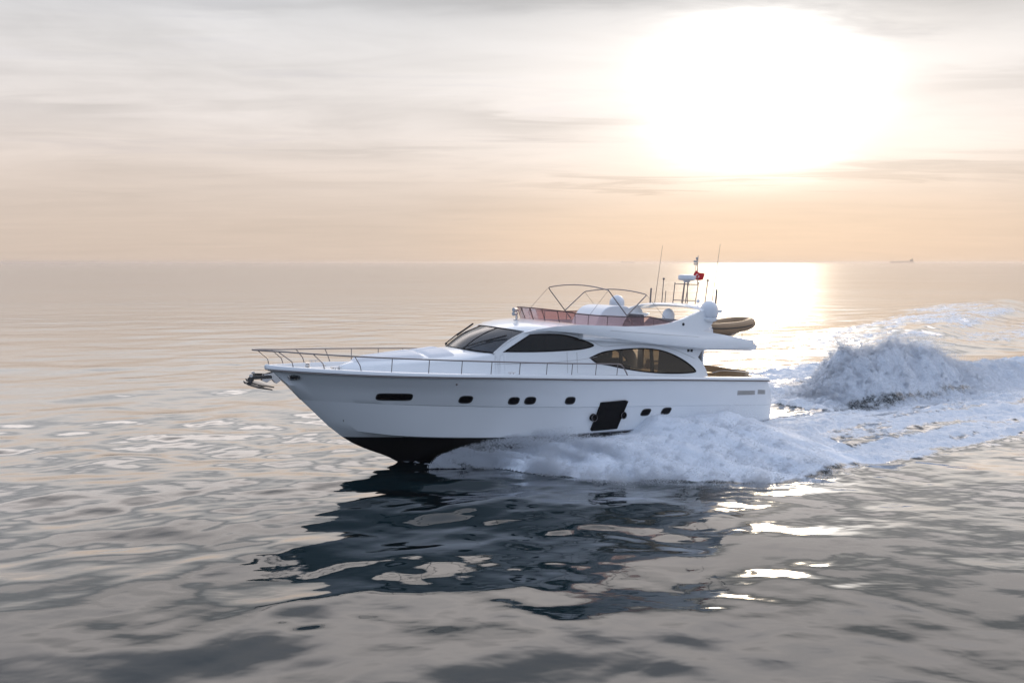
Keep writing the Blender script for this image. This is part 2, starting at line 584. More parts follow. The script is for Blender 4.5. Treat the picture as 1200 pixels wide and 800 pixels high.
WAVES = []
for i in range(84):
    lam = math.exp(rng.uniform(math.log(0.42), math.log(11.0)))
    ang = math.radians(-78 + rng.normal(0, 33))          # travel direction
    slope = 0.0105 * (1.0 if lam > 0.9 else 0.6) * (1.0 if lam < 4.5 else 0.7)
    WAVES.append((lam, ang, slope, rng.uniform(0, 6.283)))


def ambient(x, y, spacing):
    z = np.zeros_like(x)
    xw = x + 0.5 * fbm(x * 0.21, y * 0.21, 2, 31); yw = y + 0.5 * fbm(x * 0.21, y * 0.21, 2, 57)
    calm = 0.95 + 0.6 * fbm(x * 0.06, y * 0.10, 3, 5)
    for lam, ang, sl, ph in WAVES:
        k = 2 * math.pi / lam
        w = np.clip((lam / np.maximum(spacing, 1e-3) - 3.0) / 3.0, 0, 1)
        if not w.any(): continue
        arg = k * (math.cos(ang) * xw + math.sin(ang) * yw) + ph
        c = np.cos(arg)
        z += w * sl / k * (c + 0.12 * np.cos(2 * arg)) * (calm if lam < 4 else 1.0)
    return z


B_OUT = table([(-90, 36), (-57, 25), (-40, 18.8), (-27, 14), (-18, 10.7), (-12, 9.4), (-5, 8.9), (0.3, 8.9), (3.7, 8.4), (5.6, 8.6),
               (7.2, 8.5), (8.3, 7.8), (9.6, 6.7), (11.5, 5.1), (12.8, 3.4), (13.4, 2.0), (14.2, 0.9), (15.5, 0.15)])
B_IN = table([(-90, 7), (-40, 4), (-18, 2.7), (-11, 2.4), (-5, 1.9), (0, 1.9), (9, 1.9), (12, 1.6), (14.5, 0.9), (15.5, 0.02)])
H_SP = table([(-90, 0.15), (-40, 0.25), (-15, 0.30), (-5, 0.32), (0, 0.34), (2.2, 0.40), (3.6, 0.85), (4.9, 1.18), (6.3, 1.18), (8.5, 0.9), (11, 0.72), (12.8, 0.46), (14, 0.22), (14.8, 0.06), (15.5, 0.0)])
H_RO = table([(-90, 0.25), (-40, 0.6), (-26, 0.72), (-18.5, 0.75), (-16, 1.05), (-14, 1.6), (-12, 1.95), (-9.2, 2.1), (-7.6, 1.95), (-6.4, 1.4), (-5.4, 0.5), (-4.5, 0.0), (20, 0.0)])
W_RO = table([(-90, 3.5), (-30, 2.2), (-18, 1.5), (-12, 1.9), (-8, 1.8), (-5, 1.2), (20, 1.0)])


def to_ab(x, y):
    dx = x - ORG.x; dy = y - ORG.y
    return dx * f0.x + dy * f0.y, dx * l0.x + dy * l0.y


def to_xy(a, b):
    return ORG.x + a * f0.x + b * l0.x, ORG.y + a * f0.y + b * l0.y


def wake(x, y):
    """height, foam amount, and how far the ambient waves are damped"""
    a, b = to_ab(x, y)
    ab = np.abs(b)
    live = (a < 16.2) & (a > -110) & (ab < 60)
    wob = 0.45 * fbm(a * 0.55, b * 0.55, 3, 11) * sst(-a, -13.5, -10)
    bo = B_OUT(a) + wob; bi = B_IN(a)
    r = (ab - bi) / np.maximum(bo - bi, 0.05)
    rr = np.clip(r, 0, 1)
    prof = (1 - rr ** (3.2 - 1.7 * sst(a, 2, 7))) * (0.62 + 0.38 * np.exp(-((rr - 0.33) / 0.26) ** 2))
    prof = prof * (1 - 0.55 * sst(a, 6.5, 8.5) * sst(rr, .34, .05))
    h = H_SP(a) * prof * (r > -0.6) * sst(15.6 - a, 0, 0.5)
    inside = sst(1 - r, -0.02, 0.10) * sst(r, -0.5, -0.05) * sst(15.7 - a, 0.0, 0.4) * (a < 15.7)
    far = sst(-a, 12, 34)
    core = np.exp(-((rr - 0.45) / 0.42) ** 2)
    dout = ab - bo      # lace of old foam beyond the edge
    lace = 0.40 * np.exp(-np.maximum(dout, 0) / 0.8) * (dout > -.4) * sst(6.5 - a, 0, 2.5) * (0.55 + 0.8 * np.clip(fbm(a * .5, b * .5, 3, 83) + .3, 0, 1))
    inside = np.maximum(inside, lace)
    foam = inside * (1 - far * (1 - 0.85 * core))
    foam = foam * (1 - 0.35 * far)
    # starboard quarter: smooth slick between the rooster tail and the diverging wave
    slick = np.where(b < 0, sst(-a, 18, 26) * sst(-a, 75, 50) * np.exp(-((b + 7.5) / 3.2) ** 2), 0)
    foam = foam * (1 - 0.8 * slick)
    h = h - 0.35 * slick
    # diverging wave crest far out on the starboard side
    bc = -(11.0 + (-a - 25) * 0.40)
    hc = 1.0 * sst(-a, 22, 44) * sst(-a, 140, 95)
    bc = bc + 1.6 * fbm(a * 0.10, b * 0.10, 2, 77)
    crest = np.exp(-((b - bc) / np.where(b > bc, 3.4, 8.5)) ** 2)
    h = h + hc * crest * (1 + 0.30 * fbm(a * 0.22, b * 0.22, 4, 19)) * (0.9 + 0.1 * sst(fbm(a * .13, b * .2, 2, 8), -.5, .5))
    foam = np.maximum(foam, 0.54 * sst(crest, 0.12, 0.6) * sst(-a, 16, 34) * sst(-a, 110, 80))
    foam = foam * np.where(a < 1.5, np.clip(0.80 + 0.75 * fbm(a * 0.22, b * 1.1, 4, 37), 0.25, 1.0), 1)      # streaks of clear water in the old foam
    # stern hollow and rooster tail
    hol = np.exp(-((a + 1.6) / 1.9) ** 2) * np.exp(-(b / 2.3) ** 4)
    h = h - 0.28 * hol
    foam = foam * (1 - 0.85 * hol * (ab < 3))
    ridge = np.exp(-np.abs((b - 0.2) / W_RO(a)) ** 2.6)
    rh = H_RO(a) * ridge * (1 + 0.34 * fbm(a * 0.75, b * 0.75, 4, 3))
    h = h + rh
    base = np.exp(-((ab - 2.6) / 0.9) ** 2) * sst(-a, 3, 6) * sst(-a, 40, 22)
    h = h - 0.22 * base
    foam = foam * (1 - 0.5 * np.exp(-((b - 2.4) / 0.40) ** 2) * sst(-a, 4.5, 6) * sst(-a, 22, 9))
    foam = np.maximum(foam, np.where(a < -3.4, sst(ridge, 0.12, 0.45) * (1 - 0.3 * sst(-a, 40, 70)), 0))
    # broken lumps of foam
    lump = fbm(a * 1.9, b * 1.9, 5, 23, 0.6)
    h = h + foam ** 2 * (0.30 + 0.04 * np.clip(H_SP(a), 0, 1) + 0.2 * far) * lump * sst(15.2 - a, 0, 2) * (1 - 0.75 * sst(a, 0.5, 3.5))
    h = h + foam * 0.20 * fbm(a * 1.1 + rr * 2.5, rr * 1.6, 4, 61) * sst(a, 0.5, 3.5)
    big = fbm(a * 0.55, b * 0.75, 3, 29)
    h = h + foam * 0.16 * big * sst(14 - a, 0, 3)
    h = np.where(live, h, 0); foam = np.where(live, foam, 0)
    return h, foam, 1 - 0.85 * sst(a, 0.5, 4) * (a < 15)


def axis(lo, hi, step, far, ratio, near_hi):
    mid = list(np.arange(lo, hi + 1e-6, step))
    up = []; s = step; p = mid[-1]
    while p < far: s *= (1.013 if p < near_hi else ratio); p += s; up.append(p)
    dn = []; s = step; p = mid[0]
    while p > -far: s *= ratio; p -= s; dn.append(p)
    return np.array(dn[::-1] + mid + up)


FAR = 14000.0
gx = axis(-17.0, 23.0, 0.085, FAR, 1.04, 65.0); gy = axis(10.5, 48.0, 0.085, FAR, 1.04, 115.0)
SX, SY = np.meshgrid(gx, gy, indexing='ij')
spx = np.gradient(gx); spy = np.gradient(gy)
SP = np.maximum(spx[:, None], spy[None, :])
wh, foam, churn = wake(SX, SY)
sa, sb = to_ab(SX, SY)
lee = 1 - 0.42 * np.exp(-((sa - 10.5) / 9) ** 2 - ((sb - 9.5) / 7) ** 2)        # flatter water in the lee of the hull
lee = lee * (1 - 0.35 * sst(np.hypot(SX, SY), 32, 55))
SZ = lee * ambient(SX, SY, SP) * (1 - 0.65 * np.clip(foam, 0, 1)) + wh


def fast_mesh(name, verts, quads, mat):
    me = bpy.data.meshes.new(name)
    verts = np.ascontiguousarray(verts, np.float32); quads = np.ascontiguousarray(quads, np.int32)
    k = quads.shape[1]
    me.vertices.add(len(verts)); me.vertices.foreach_set('co', verts.ravel())
    me.loops.add(quads.size); me.loops.foreach_set('vertex_index', quads.ravel())
    me.polygons.add(len(quads))
    me.polygons.foreach_set('loop_start', np.arange(0, quads.size, k, dtype=np.int32))
    me.update(calc_edges=True)
    me.materials.append(mat)
    return me


def sea_material():
    m = bpy.data.materials.new('sea_water')
    m.use_nodes = True
    t = NT(m.node_tree)
    t.n.remove(t.n['Principled BSDF'])
    deep = t.node('ShaderNodeBsdfDiffuse'); deep.inputs[0].default_value = (0.006, 0.016, 0.020, 1)
    glo = t.node('ShaderNodeBsdfGlossy'); glo.inputs['Roughness'].default_value = 0.045
    b = t.node('ShaderNodeMixShader')
    t.l.new(deep.outputs[0], b.inputs[1]); t.l.new(glo.outputs[0], b.inputs[2])
    lw = t.node('ShaderNodeLayerWeight'); lw.inputs['Blend'].default_value = 0.5
    rf = t.math('ADD', t.math('MULTIPLY', t.smooth(lw.outputs['Facing'], 0.63, 0.855), 0.80),
                t.math('MULTIPLY', t.math('MAXIMUM', t.math('SUBTRACT', lw.outputs['Facing'], 0.36), 0.0), 0.26))
    t.put(b.inputs[0], t.math('ADD', 0.05, rf, None, True))
    pos = t.node('ShaderNodeNewGeometry').outputs['Position']
    big = t.noise(t.vmath('MULTIPLY', pos, (0.34, 0.58, 1)), 1.0, 1.5, 0.45, 0.3)
    mid = t.noise(t.vmath('MULTIPLY', pos, (1.2, 1.9, 1)), 1.0, 2, 0.5, 0.2)
    # patches of breeze and calm
    calm = t.smooth(t.noise(t.vmath('MULTIPLY', pos, (0.012, 0.03, 1)), 1.0, 3, 0.5), 0.38, 0.62, 0.6, 1.3)
    hgt = t.math('ADD', t.math('MULTIPLY', big, 0.16), t.math('MULTIPLY', mid, 0.04))
    # a light breeze ruffles the open water away from the lee of the yacht
    away = t.vmath('LENGTH', t.vmath('MULTIPLY', t.vmath('SUBTRACT', pos, (4, 24, 0)), (0.8, 1, 0)))
    ruff = t.smooth(away, 24.0, 110.0)
    hgt = t.math('MULTIPLY', hgt, t.math('MULTIPLY', calm, t.math('ADD', 1.0, t.math('MULTIPLY', ruff, 0.9))))
    t.put(glo.inputs['Roughness'], t.math('ADD', 0.045, t.math('MULTIPLY', ruff, 0.075)))
    bp = t.node('ShaderNodeBump'); bp.inputs['Strength'].default_value = 0.34; bp.inputs['Distance'].default_value = 1.0
    t.put(bp.inputs['Height'], hgt)
    for n_ in (deep, glo, lw): t.put(n_.inputs['Normal'], bp.outputs[0])
    # foam
    at = t.node('ShaderNodeAttribute', attribute_name='foam')
    fm = at.outputs['Fac']
    fn = t.noise(t.vmath('MULTIPLY', pos, (1, 1, 1)), 2.3, 7, 0.68, 0.6)
    fac = t.math('ADD', t.math('MULTIPLY', fm, 1.25), t.math('MULTIPLY', t.math('SUBTRACT', fn, 0.5), 1.5))
    fac = t.smooth(fac, 0.42, 0.78)
    fac = t.math('MULTIPLY', fac, t.smooth(fm, 0.02, 0.12))
    fd = t.node('ShaderNodeBsdfPrincipled')
    fd.inputs['Base Color'].default_value = (0.72, 0.76, 0.82, 1)
    fd.inputs['Roughness'].default_value = 0.7
    fb = t.node('ShaderNodeBump'); t.put(fb.inputs['Strength'], t.math('MULTIPLY', t.node('ShaderNodeAttribute', attribute_name='churn').outputs['Fac'], 0.9)); fb.inputs['Distance'].default_value = 0.12
    t.put(fb.inputs['Height'], t.noise(pos, 5.5, 6, 0.65))
    t.put(fd.inputs['Normal'], fb.outputs[0])
    mx = t.node('ShaderNodeMixShader')
    t.put(mx.inputs[0], fac)
    t.l.new(b.outputs[0], mx.inputs[1]); t.l.new(fd.outputs[0], mx.inputs[2])
    t.l.new(mx.outputs[0], t.n['Material Output'].inputs[0])
    return m


nx, ny = SX.shape
idx = np.arange(nx * ny).reshape(nx, ny)
quads = np.stack([idx[:-1, :-1], idx[1:, :-1], idx[1:, 1:], idx[:-1, 1:]], -1).reshape(-1, 4)
sea_me = fast_mesh('sea', np.stack([SX, SY, SZ], -1).reshape(-1, 3), quads, sea_material())
sea_me.polygons.foreach_set('use_smooth', np.ones(len(quads), dtype=bool))
ch = sea_me.attributes.new('churn', 'FLOAT', 'POINT'); ch.data.foreach_set('value', np.asarray(churn, np.float32).ravel())
att = sea_me.attributes.new('foam', 'FLOAT', 'POINT'); att.data.foreach_set('value', foam.astype(np.float32).ravel())
sea = bpy.data.objects.new('sea', sea_me); COL.objects.link(sea)
tag(sea, 'calm open sea with a smooth swell and the foaming wake of the yacht', 'sea', kind='structure')

# ------------------------------------------------------------------ haze
def build_haze():
    mb = MB().box((-15500, -15500, -3.5), (15500, 15500, 11.0))
    m = bpy.data.materials.new('haze_air'); m.use_nodes = True
    t = NT(m.node_tree); t.n.clear()
    v = t.node('ShaderNodeVolumePrincipled')
    v.inputs['Color'].default_value = (0.93, 0.83, 0.77, 1)
    v.inputs['Density'].default_value = 1.8e-4
    v.inputs['Anisotropy'].default_value = 0.5
    o = t.node('ShaderNodeOutputMaterial'); t.l.new(v.outputs[0], o.inputs['Volume'])
    h = mb.build('haze', m, smooth=0)
    tag(h, 'pale sea haze that fades the horizon', 'haze', kind='stuff')


build_haze()

# ------------------------------------------------------------------ far ships
def cargo_ship(name, loc, L, rz, label, mirror=1):
    e = empty(name, None, loc); e.rotation_euler = (0, 0, rz)
    tag(e, label, 'ship')
    x = lambda v: v * mirror * L / 2
    mb = MB()
    rings = []
    for u, w, top in ((-1, 0.5, 1.0), (-0.93, 0.9, 1.0), (0.0, 1.0, 1.0), (0.75, 0.95, 1.05), (0.92, 0.55, 1.25), (1.02, 0.05, 1.4)):
        hw = L * 0.07 * w
        rings.append([(x(u * (0.985 if u > 0.9 else 1)), -hw * 0.8, -1.5), (x(u), -hw, L * 0.045 * top), (x(u), hw, L * 0.045 * top), (x(u * (0.985 if u > 0.9 else 1)), hw * 0.8, -1.5)])
    mb.loft(rings).build('hull', M['ship'], e, smooth=30)
    h = L * 0.045
    mb = MB()
    mb.box((min(x(-.9), x(-.72)), -L * .05, h + .02), (max(x(-.9), x(-.72)), L * .05, h * 2.2))
    mb.box((min(x(-.87), x(-.75)), -L * .06, h * 2.2 + .02), (max(x(-.87), x(-.75)), L * .06, h * 2.75))
    mb.build('bridge_house', M['ship'], e, smooth=0, bevel=0.2)
    MB().lathe([(L * .012, 0), (L * .01, h * 1.2)], 12, (x(-.86), 0, h * 2.75 + .02)).build('funnel', M['ship'], e)
    for u in (-0.45, -0.1, 0.25, 0.55):
        m2 = MB().box((min(x(u - .1), x(u + .1)), -L * .045, h + .02), (max(x(u - .1), x(u + .1)), L * .045, h * (1.35 + 0.25 * (u < 0.3))))
        m2.build('cargo_stack', M['ship'], e, smooth=0, bevel=0.2)
    MB().tube([(x(.8), 0, h), (x(.8), 0, h * 2.4)], L * .006, 6).build('mast', M['ship'], e)


def far_pt(px, dist):
    return ((px - 600) / 970 * dist, dist, 0)


cargo_ship('cargo_ship', far_pt(1055, 6800), 205, math.radians(8), 'long hazy cargo ship on the horizon to the right of the sun glitter', -1)
cargo_ship('cargo_ship', far_pt(735, 7600), 118, math.radians(-6), 'small faint cargo ship on the horizon behind the yacht antennas', 1)

# ------------------------------------------------------------------ yacht
yacht = empty('motor_yacht')
yacht.matrix_world = BOAT
tag(yacht, 'white flybridge motor yacht planing at speed through the calm sea', 'yacht')


def b_sheer(s):
    s = np.asarray(s, float)
    u = np.clip((s - 9) / 11.05, 0, 1)
    fwd = 2.65 * np.maximum(0, 1 - u ** 2.4) ** 0.8
    aft = 2.65 - 0.2 * ((9 - np.minimum(s, 9)) / 9) ** 2
    return np.where(s > 9, fwd, aft)


Z_RUB = table([(0, 2.53), (3, 2.63), (5.7, 2.72), (9.7, 2.82), (13.2, 2.92), (17.4, 2.98), (20, 3.05)])
Z_CAP = table([(0, 2.66), (4.5, 2.79), (8.7, 2.94), (11.6, 3.01), (15.6, 3.07), (18.6, 3.14), (20.1, 3.19)])
S0 = table([(-0.6, 0.32), (0.5, 0.30), (1.11, 0.37), (1.45, 0.41), (1.9, 0.55), (2.35, 0.79), (2.69, 1.05)])   # reverse-curved transom
RAIL = {}     # name: (s_end, t(s), z(s))
RAIL['keel'] = (17.57, lambda s: 0 * np.asarray(s, float), table([(0, -.1), (8, -.5), (12, -.65), (14, -.5), (15, -.3), (15.62, -.07), (15.99, .13), (16.73, .43), (17.2, .65), (17.57, .88)]))
RAIL['boot'] = (17.57, table([(0, 2.17), (9.6, 2.15), (12.65, 1.80), (14.5, 1.38), (16, .82), (17, .34), (17.57, 0)]), table([(0, .9), (9, .9), (12.6, .88), (14.5, .9), (16, .92), (17.57, .88)]))
RAIL['chine'] = (18.03, table([(0, 2.23), (9.6, 2.24), (10.9, 2.12), (12.65, 1.92), (14.5, 1.52), (16, 1.04), (17.04, .62), (17.75, .23), (18.03, 0)]), table([(0, .98), (9, .95), (12.6, .92), (14.5, .95), (16, 1.0), (17, 1.1), (18.03, 1.24)]))
T_KN = table([(0, 2.3), (5.5, 2.44), (9.5, 2.48), (11.5, 2.33), (12.95, 2.10), (14.4, 1.78), (16.0, 1.36), (17.25, .95), (18.2, .5), (18.95, 0)])
Z_KN = table([(0, 1.56), (.43, 1.57), (5.5, 1.75), (9.45, 1.87), (12.85, 1.96), (15.8, 2.03), (18.95, 2.1)])
STEP = table([(0, .03), (15, .03), (17.5, .0), (18.9, 0)])
RAIL['low_knuckle'] = (18.93, lambda s: np.maximum(0, T_KN(s) - STEP(s)), lambda s: Z_KN(s) - STEP(s) * 0.8)
RAIL['knuckle'] = (18.95, T_KN, Z_KN)
CONC = table([(0, -0.02), (8, 0.0), (13, .03), (17, .05), (19.4, 0)])
RAIL['flare'] = (19.42, lambda s: np.maximum(0, 0.5 * (T_KN(np.minimum(s, 18.95)) + b_sheer(s)) - CONC(s)) * (np.asarray(s) < 19.419), lambda s: 0.5 * (Z_KN(np.minimum(s, 18.95)) + Z_RUB(s)) + 0.02 * sst(np.asarray(s, float), 17, 19.4))
RAIL['rub'] = (19.95, lambda s: b_sheer(np.asarray(s, float) + 0.1 * sst(np.asarray(s, float), 18, 19.95)), Z_RUB)
ORDER = ['keel', 'boot', 'chine', 'low_knuckle', 'knuckle', 'flare', 'rub']


def rail_pts(nm, side=1, n=110):
    s1, tf, zf = RAIL[nm]
    u = np.linspace(0, 1, n); u = 1 - (1 - u) ** 1.35
    s0 = float(S0(zf(0.5)))
    s = s0 + (s1 - s0) * u
    t = np.asarray(tf(s), float) * np.ones(n); t[-1] = 0
    # slightly rounded quarter
    t = t * (1 - 0.05 * np.clip((s0 + 0.5 - s) / 0.5, 0, 1) ** 2)
    return np.stack([s, side * t, np.asarray(zf(s), float) * np.ones(n)], -1)


def hull_t(s, z):
    zs, ts = [], []
    for nm in ORDER[1:]:
        s1, tf, zf = RAIL[nm]
        ss = min(s, s1)
        zs.append(float(zf(ss))); ts.append(float(tf(ss)))
    return float(np.interp(z, zs, ts))


def build_hull():
    mb = MB()
    for side in (1, -1):
        R = [rail_pts(n, side) for n in ORDER]
        rows = []; mats = []
        for i in range(len(R) - 1):
            k = {'keel': 5, 'boot': 1, 'chine': 4, 'low_knuckle': 1, 'knuckle': 3, 'flare': 3}[ORDER[i]]
            for j in range(k):
                rows.append(R[i] + (R[i + 1] - R[i]) * j / k); mats.append(1 if ORDER[i] == 'keel' else 0)
        rows.append(R[-1])
        rows = np.array(rows)
        for i in range(len(rows) - 1):
            mb.grid(rows[i:i + 2], mats[i], flip=(side < 0))
        if side == 1: P0 = rows[:, 0]
        else: Q0 = rows[:, 0]
    for i in range(len(P0) - 1):
        mb.add([P0[i], P0[i + 1], Q0[i + 1], Q0[i]], [(0, 1, 2, 3)], mats[i])
    return mb.build('hull', [M['gel'], M['black']], yacht, smooth=24)


hull = build_hull()


def build_gunwale():
    mb = MB()
    S = np.concatenate([np.linspace(1.02, 17, 70), np.linspace(17.2, 20.02, 26)])
    for side in (1, -1):
        rows = []
        for s in S:
            b = float(b_sheer(s)); zr = float(Z_RUB(s)); zc = float(Z_CAP(s))
            zd = zc - (0.13 if s > 3.95 else 0.5)
            w = min(0.16, b)
            rows.append([(s, side * (b + .004), zr), (s, side * (b + .035), zr + .02), (s, side * (b + .03), zc - .05), (s, side * b, zc - .012), (s, side * (b - min(.04, b)), zc), (s, side * (b - w), zc), (s, side * max(0, b - w - .02), zc - .02), (s, side * max(0, b - w - .02), zd)])
        mb.grid(rows, flip=(side > 0))
    # transom coaming
    b = float(b_sheer(1.0)); z = float(Z_CAP(1.0))
    mb.box((0.98, -b + .02, float(Z_RUB(1)) - .02), (1.25, b - .02, z - .004))
    # stem nose
    mb.lathe([(.02, 0), (.07, .015), (.09, .06), (.085, .13), (.05, .165), (.01, .17)], 16, (19.97, 0, 3.035))
    return mb.build('gunwale', M['gel'], yacht, smooth=35)


build_gunwale()
for side in (1, -1):
    S = np.concatenate([np.linspace(1.0, 17, 60), np.linspace(17.3, 19.98, 20)])
    MB().tube([(s, side * (float(b_sheer(s)) + .02), float(Z_RUB(s)) - .012) for s in S], .026, 6).build('rub_rail', M['dullsteel'], yacht)


def build_deck():
    mb = MB()
    S = np.concatenate([np.linspace(3.95, 17, 40), np.linspace(17.2, 19.85, 14)])
    rows = []
    for s in S:
        b = max(0.02, float(b_sheer(s)) - .17); z = float(Z_CAP(s)) - .13
        rows.append([(s, w * b, z + .03 * (1 - w * w)) for w in np.linspace(-1, 1, 9)])
    mb.grid(rows)
    # step down to the cockpit, its floor and sides
    b = float(b_sheer(2.5)) - .18; z = float(Z_CAP(3.95)) - .13
    mb.add([(3.95, -b, z), (3.95, b, z), (3.95, b, 1.95), (3.95, -b, 1.95)], [(0, 1, 2, 3)])
    mb.add([(1.2, -b, 1.95), (3.95, -b, 1.95), (3.95, b, 1.95), (1.2, b, 1.95)], [(0, 1, 2, 3)], 1)
    return mb.build('deck', [M['deckw'], M['teak']], yacht, smooth=30)


build_deck()

# hull fittings --------------------------------------------------------------
def slot(cs, cz, ls, lz, slant=0.0, n=7, p=3.0):
    """rounded slot outline"""
    out = []
    for k in range(4 * n):
        a = 2 * math.pi * (k + .5) / (4 * n)
        c, s_ = math.cos(a), math.sin(a)
        x = math.copysign(abs(c) ** (2 / p), c) * ls / 2; y = math.copysign(abs(s_) ** (2 / p), s_) * lz / 2
        out.append((cs + x + slant * y, cz + y))
    return out


def on_hull(off):
    return lambda s, z: hull_t(s, z) + off


def port_light(name, cs, cz, ls, lz, slant=0.0, p=3.0, pane=None):
    o = slot(cs, cz, ls, lz, slant, p=p)
    for side in (1, -1):
        mb = MB(); panel(mb, inset(o, -.035), [o], on_hull(.014), .05, 0, side=side)
        fr = mb.build(name, M['rubber'], yacht, smooth=30)
        mb = MB(); panel(mb, o, [], on_hull(.004), .03, 0, side=side)
        mb.build('pane', pane or M['blackgloss'], fr, smooth=30)


port_light('bow_window', 16.45, 2.285, 1.0, .17, p=6)
for cs, cz, ls in ((14.265, 2.205, .37), (12.67, 2.15, .31), (12.10, 2.15, .33), (10.61, 2.12, .32)):
    port_light('porthole', cs, cz, ls, .19, -0.15, p=3.4)
for cs, cz, ls in ((7.2, 1.565, .36), (6.23, 1.57, .38)):
    port_light('porthole', cs, cz, ls, .19, -0.45, p=4)
for side in (1, -1):
    for s0_, s1_ in ((1.68, 2.72), (1.08, 1.56)):
        o = [(s1_, 2.22), (s0_ + .05, 2.19), (s0_, 2.02), (s1_ - .02, 2.04)]
        mb = MB(); panel(mb, o, [], on_hull(.006), .04, .3, side=side)
        g = mb.build('vent_grille', M['grille'], yacht, smooth=30)
        for k in range(4):
            z = 2.055 + k * .04
            MB().tube([(s0_ + .09, side * (hull_t(s0_ + .09, z) + .014), z), (s1_ - .05, side * (hull_t(s1_ - .05, z) + .014), z + .006)], .008, 6).build('slat', M['grille'], g)
    # hawse pipe and drains
    o = slot(19.3, 2.84, .27, .11, 0, p=2.4)
    mb = MB(); panel(mb, inset(o, -.025), [inset(o, .02)], on_hull(.02), .05, 0, side=side)
    h = mb.build('hawse_pipe', M['steel'], yacht, smooth=30)
    mb = MB(); panel(mb, inset(o, .015), [], on_hull(.002), .02, 0, side=side)
    mb.build('hole', M['rubber'], h)
    for s, z in ((17.7, 1.48), (14.7, 2.72)):
        mb = MB(); mb.lathe([(.035, 0), (.04, .012), (.025, .02)], 12, (s, side * hull_t(s, z), z), (-.3, side, -.2))
        mb.build('drain_fitting', M['dullsteel'], yacht)
    # black side hatch standing proud of the topside, two round hinges
    ho = [(9.36, 2.02), (8.30, 2.06), (8.17, 2.02), (8.40, 1.02), (9.5, 1.00), (9.56, 1.06), (9.44, 1.5)]
    mb = MB(); panel(mb, ho, [], on_hull(.05), .10, .2, side=side)
    hatch = mb.build('side_hatch', M['hatchblack'], yacht, smooth=30, bevel=.012)
    for s, z in ((9.56, 1.50), (8.28, 1.53)):
        mb = MB(); mb.lathe([(.13, -.05), (.13, .10), (.11, .125), (.07, .13), (.065, .09), (.01, .085)], 20, (s, side * hull_t(s, z), z), (0, side, -.12))
        mb.build('hinge_boss', M['blackgloss'], hatch)
        mb = MB(); c = (s, side * (hull_t(s, z) + .115), z - .013)
        mb.tube([(c[0] + .115 * math.cos(a), c[1] - side * .0, c[2] + .115 * math.sin(a)) for a in np.linspace(0, 2 * math.pi, 25)[:-1]], .012, 6, closed=True)
        mb.build('ring', M['dullsteel'], hatch)

# anchors and bow roller -------------------------------------------------------
mb = MB()
for t in (-.09, .09):
    mb.prism([(19.35, 2.95), (19.7, 2.99), (20.08, 2.90), (20.14, 2.72), (20.0, 2.66), (19.85, 2.76), (19.72, 2.62), (19.6, 2.70)], t - .012, t + .012)
mb.lathe([(.055, -.09), (.035, 0), (.055, .09)], 14, (20.03, 0, 2.80), (0, 1, 0))
mb.build('bow_roller', M['steel'], yacht, smooth=40, bevel=.006)


def anchor(dt, ds, dz):
    root = MB()
    # shank
    root.prism([(19.75 + ds, 2.84 + dz), (20.35 + ds, 2.86 + dz), (20.46 + ds, 2.78 + dz), (20.42 + ds, 2.60 + dz), (20.34 + ds, 2.60 + dz), (20.33 + ds, 2.74 + dz), (19.75 + ds, 2.76 + dz)], dt - .022, dt + .022)
    a = root.build('anchor', M['anchor'], yacht, smooth=40, bevel=.008)
    mb = MB()
    # plough: two blades meeting on a ridge
    tip = (19.72 + ds, dt, 2.40 + dz); heel = (20.58 + ds, dt, 2.68 + dz)
    for sd in (1, -1):
        w1 = (20.20 + ds, dt + sd * .24, 2.50 + dz); w2 = (20.50 + ds, dt + sd * .20, 2.60 + dz)
        up = lambda p: (p[0], p[1], p[2] + .035)
        v = [tip, w1, w2, heel, up(tip), up(w1), up(w2), up(heel)]
        mb.add(v, [(0, 1, 2, 3), (7, 6, 5, 4), (0, 4, 5, 1), (1, 5, 6, 2), (2, 6, 7, 3), (3, 7, 4, 0)])
    mb.build('fluke', M['anchor'], a, smooth=30, bevel=.008)
    mb = MB(); mb.lathe([(.05, -.03), (.06, 0), (.05, .03)], 12, (20.36 + ds, dt, 2.86 + dz), (0, 1, 0)); mb.build('shackle', M['steel'], a)


anchor(.16, 0.12, 0.03)
anchor(-.16, -0.02, 0.06)

# pulpit and guard rails -----------------------------------------------------------
def rail_t(s): return float(b_sheer(min(s, 19.6))) * min(1, max(0, (20.42 - s) / .82)) ** .55 if s > 19.6 else float(b_sheer(s)) - .03


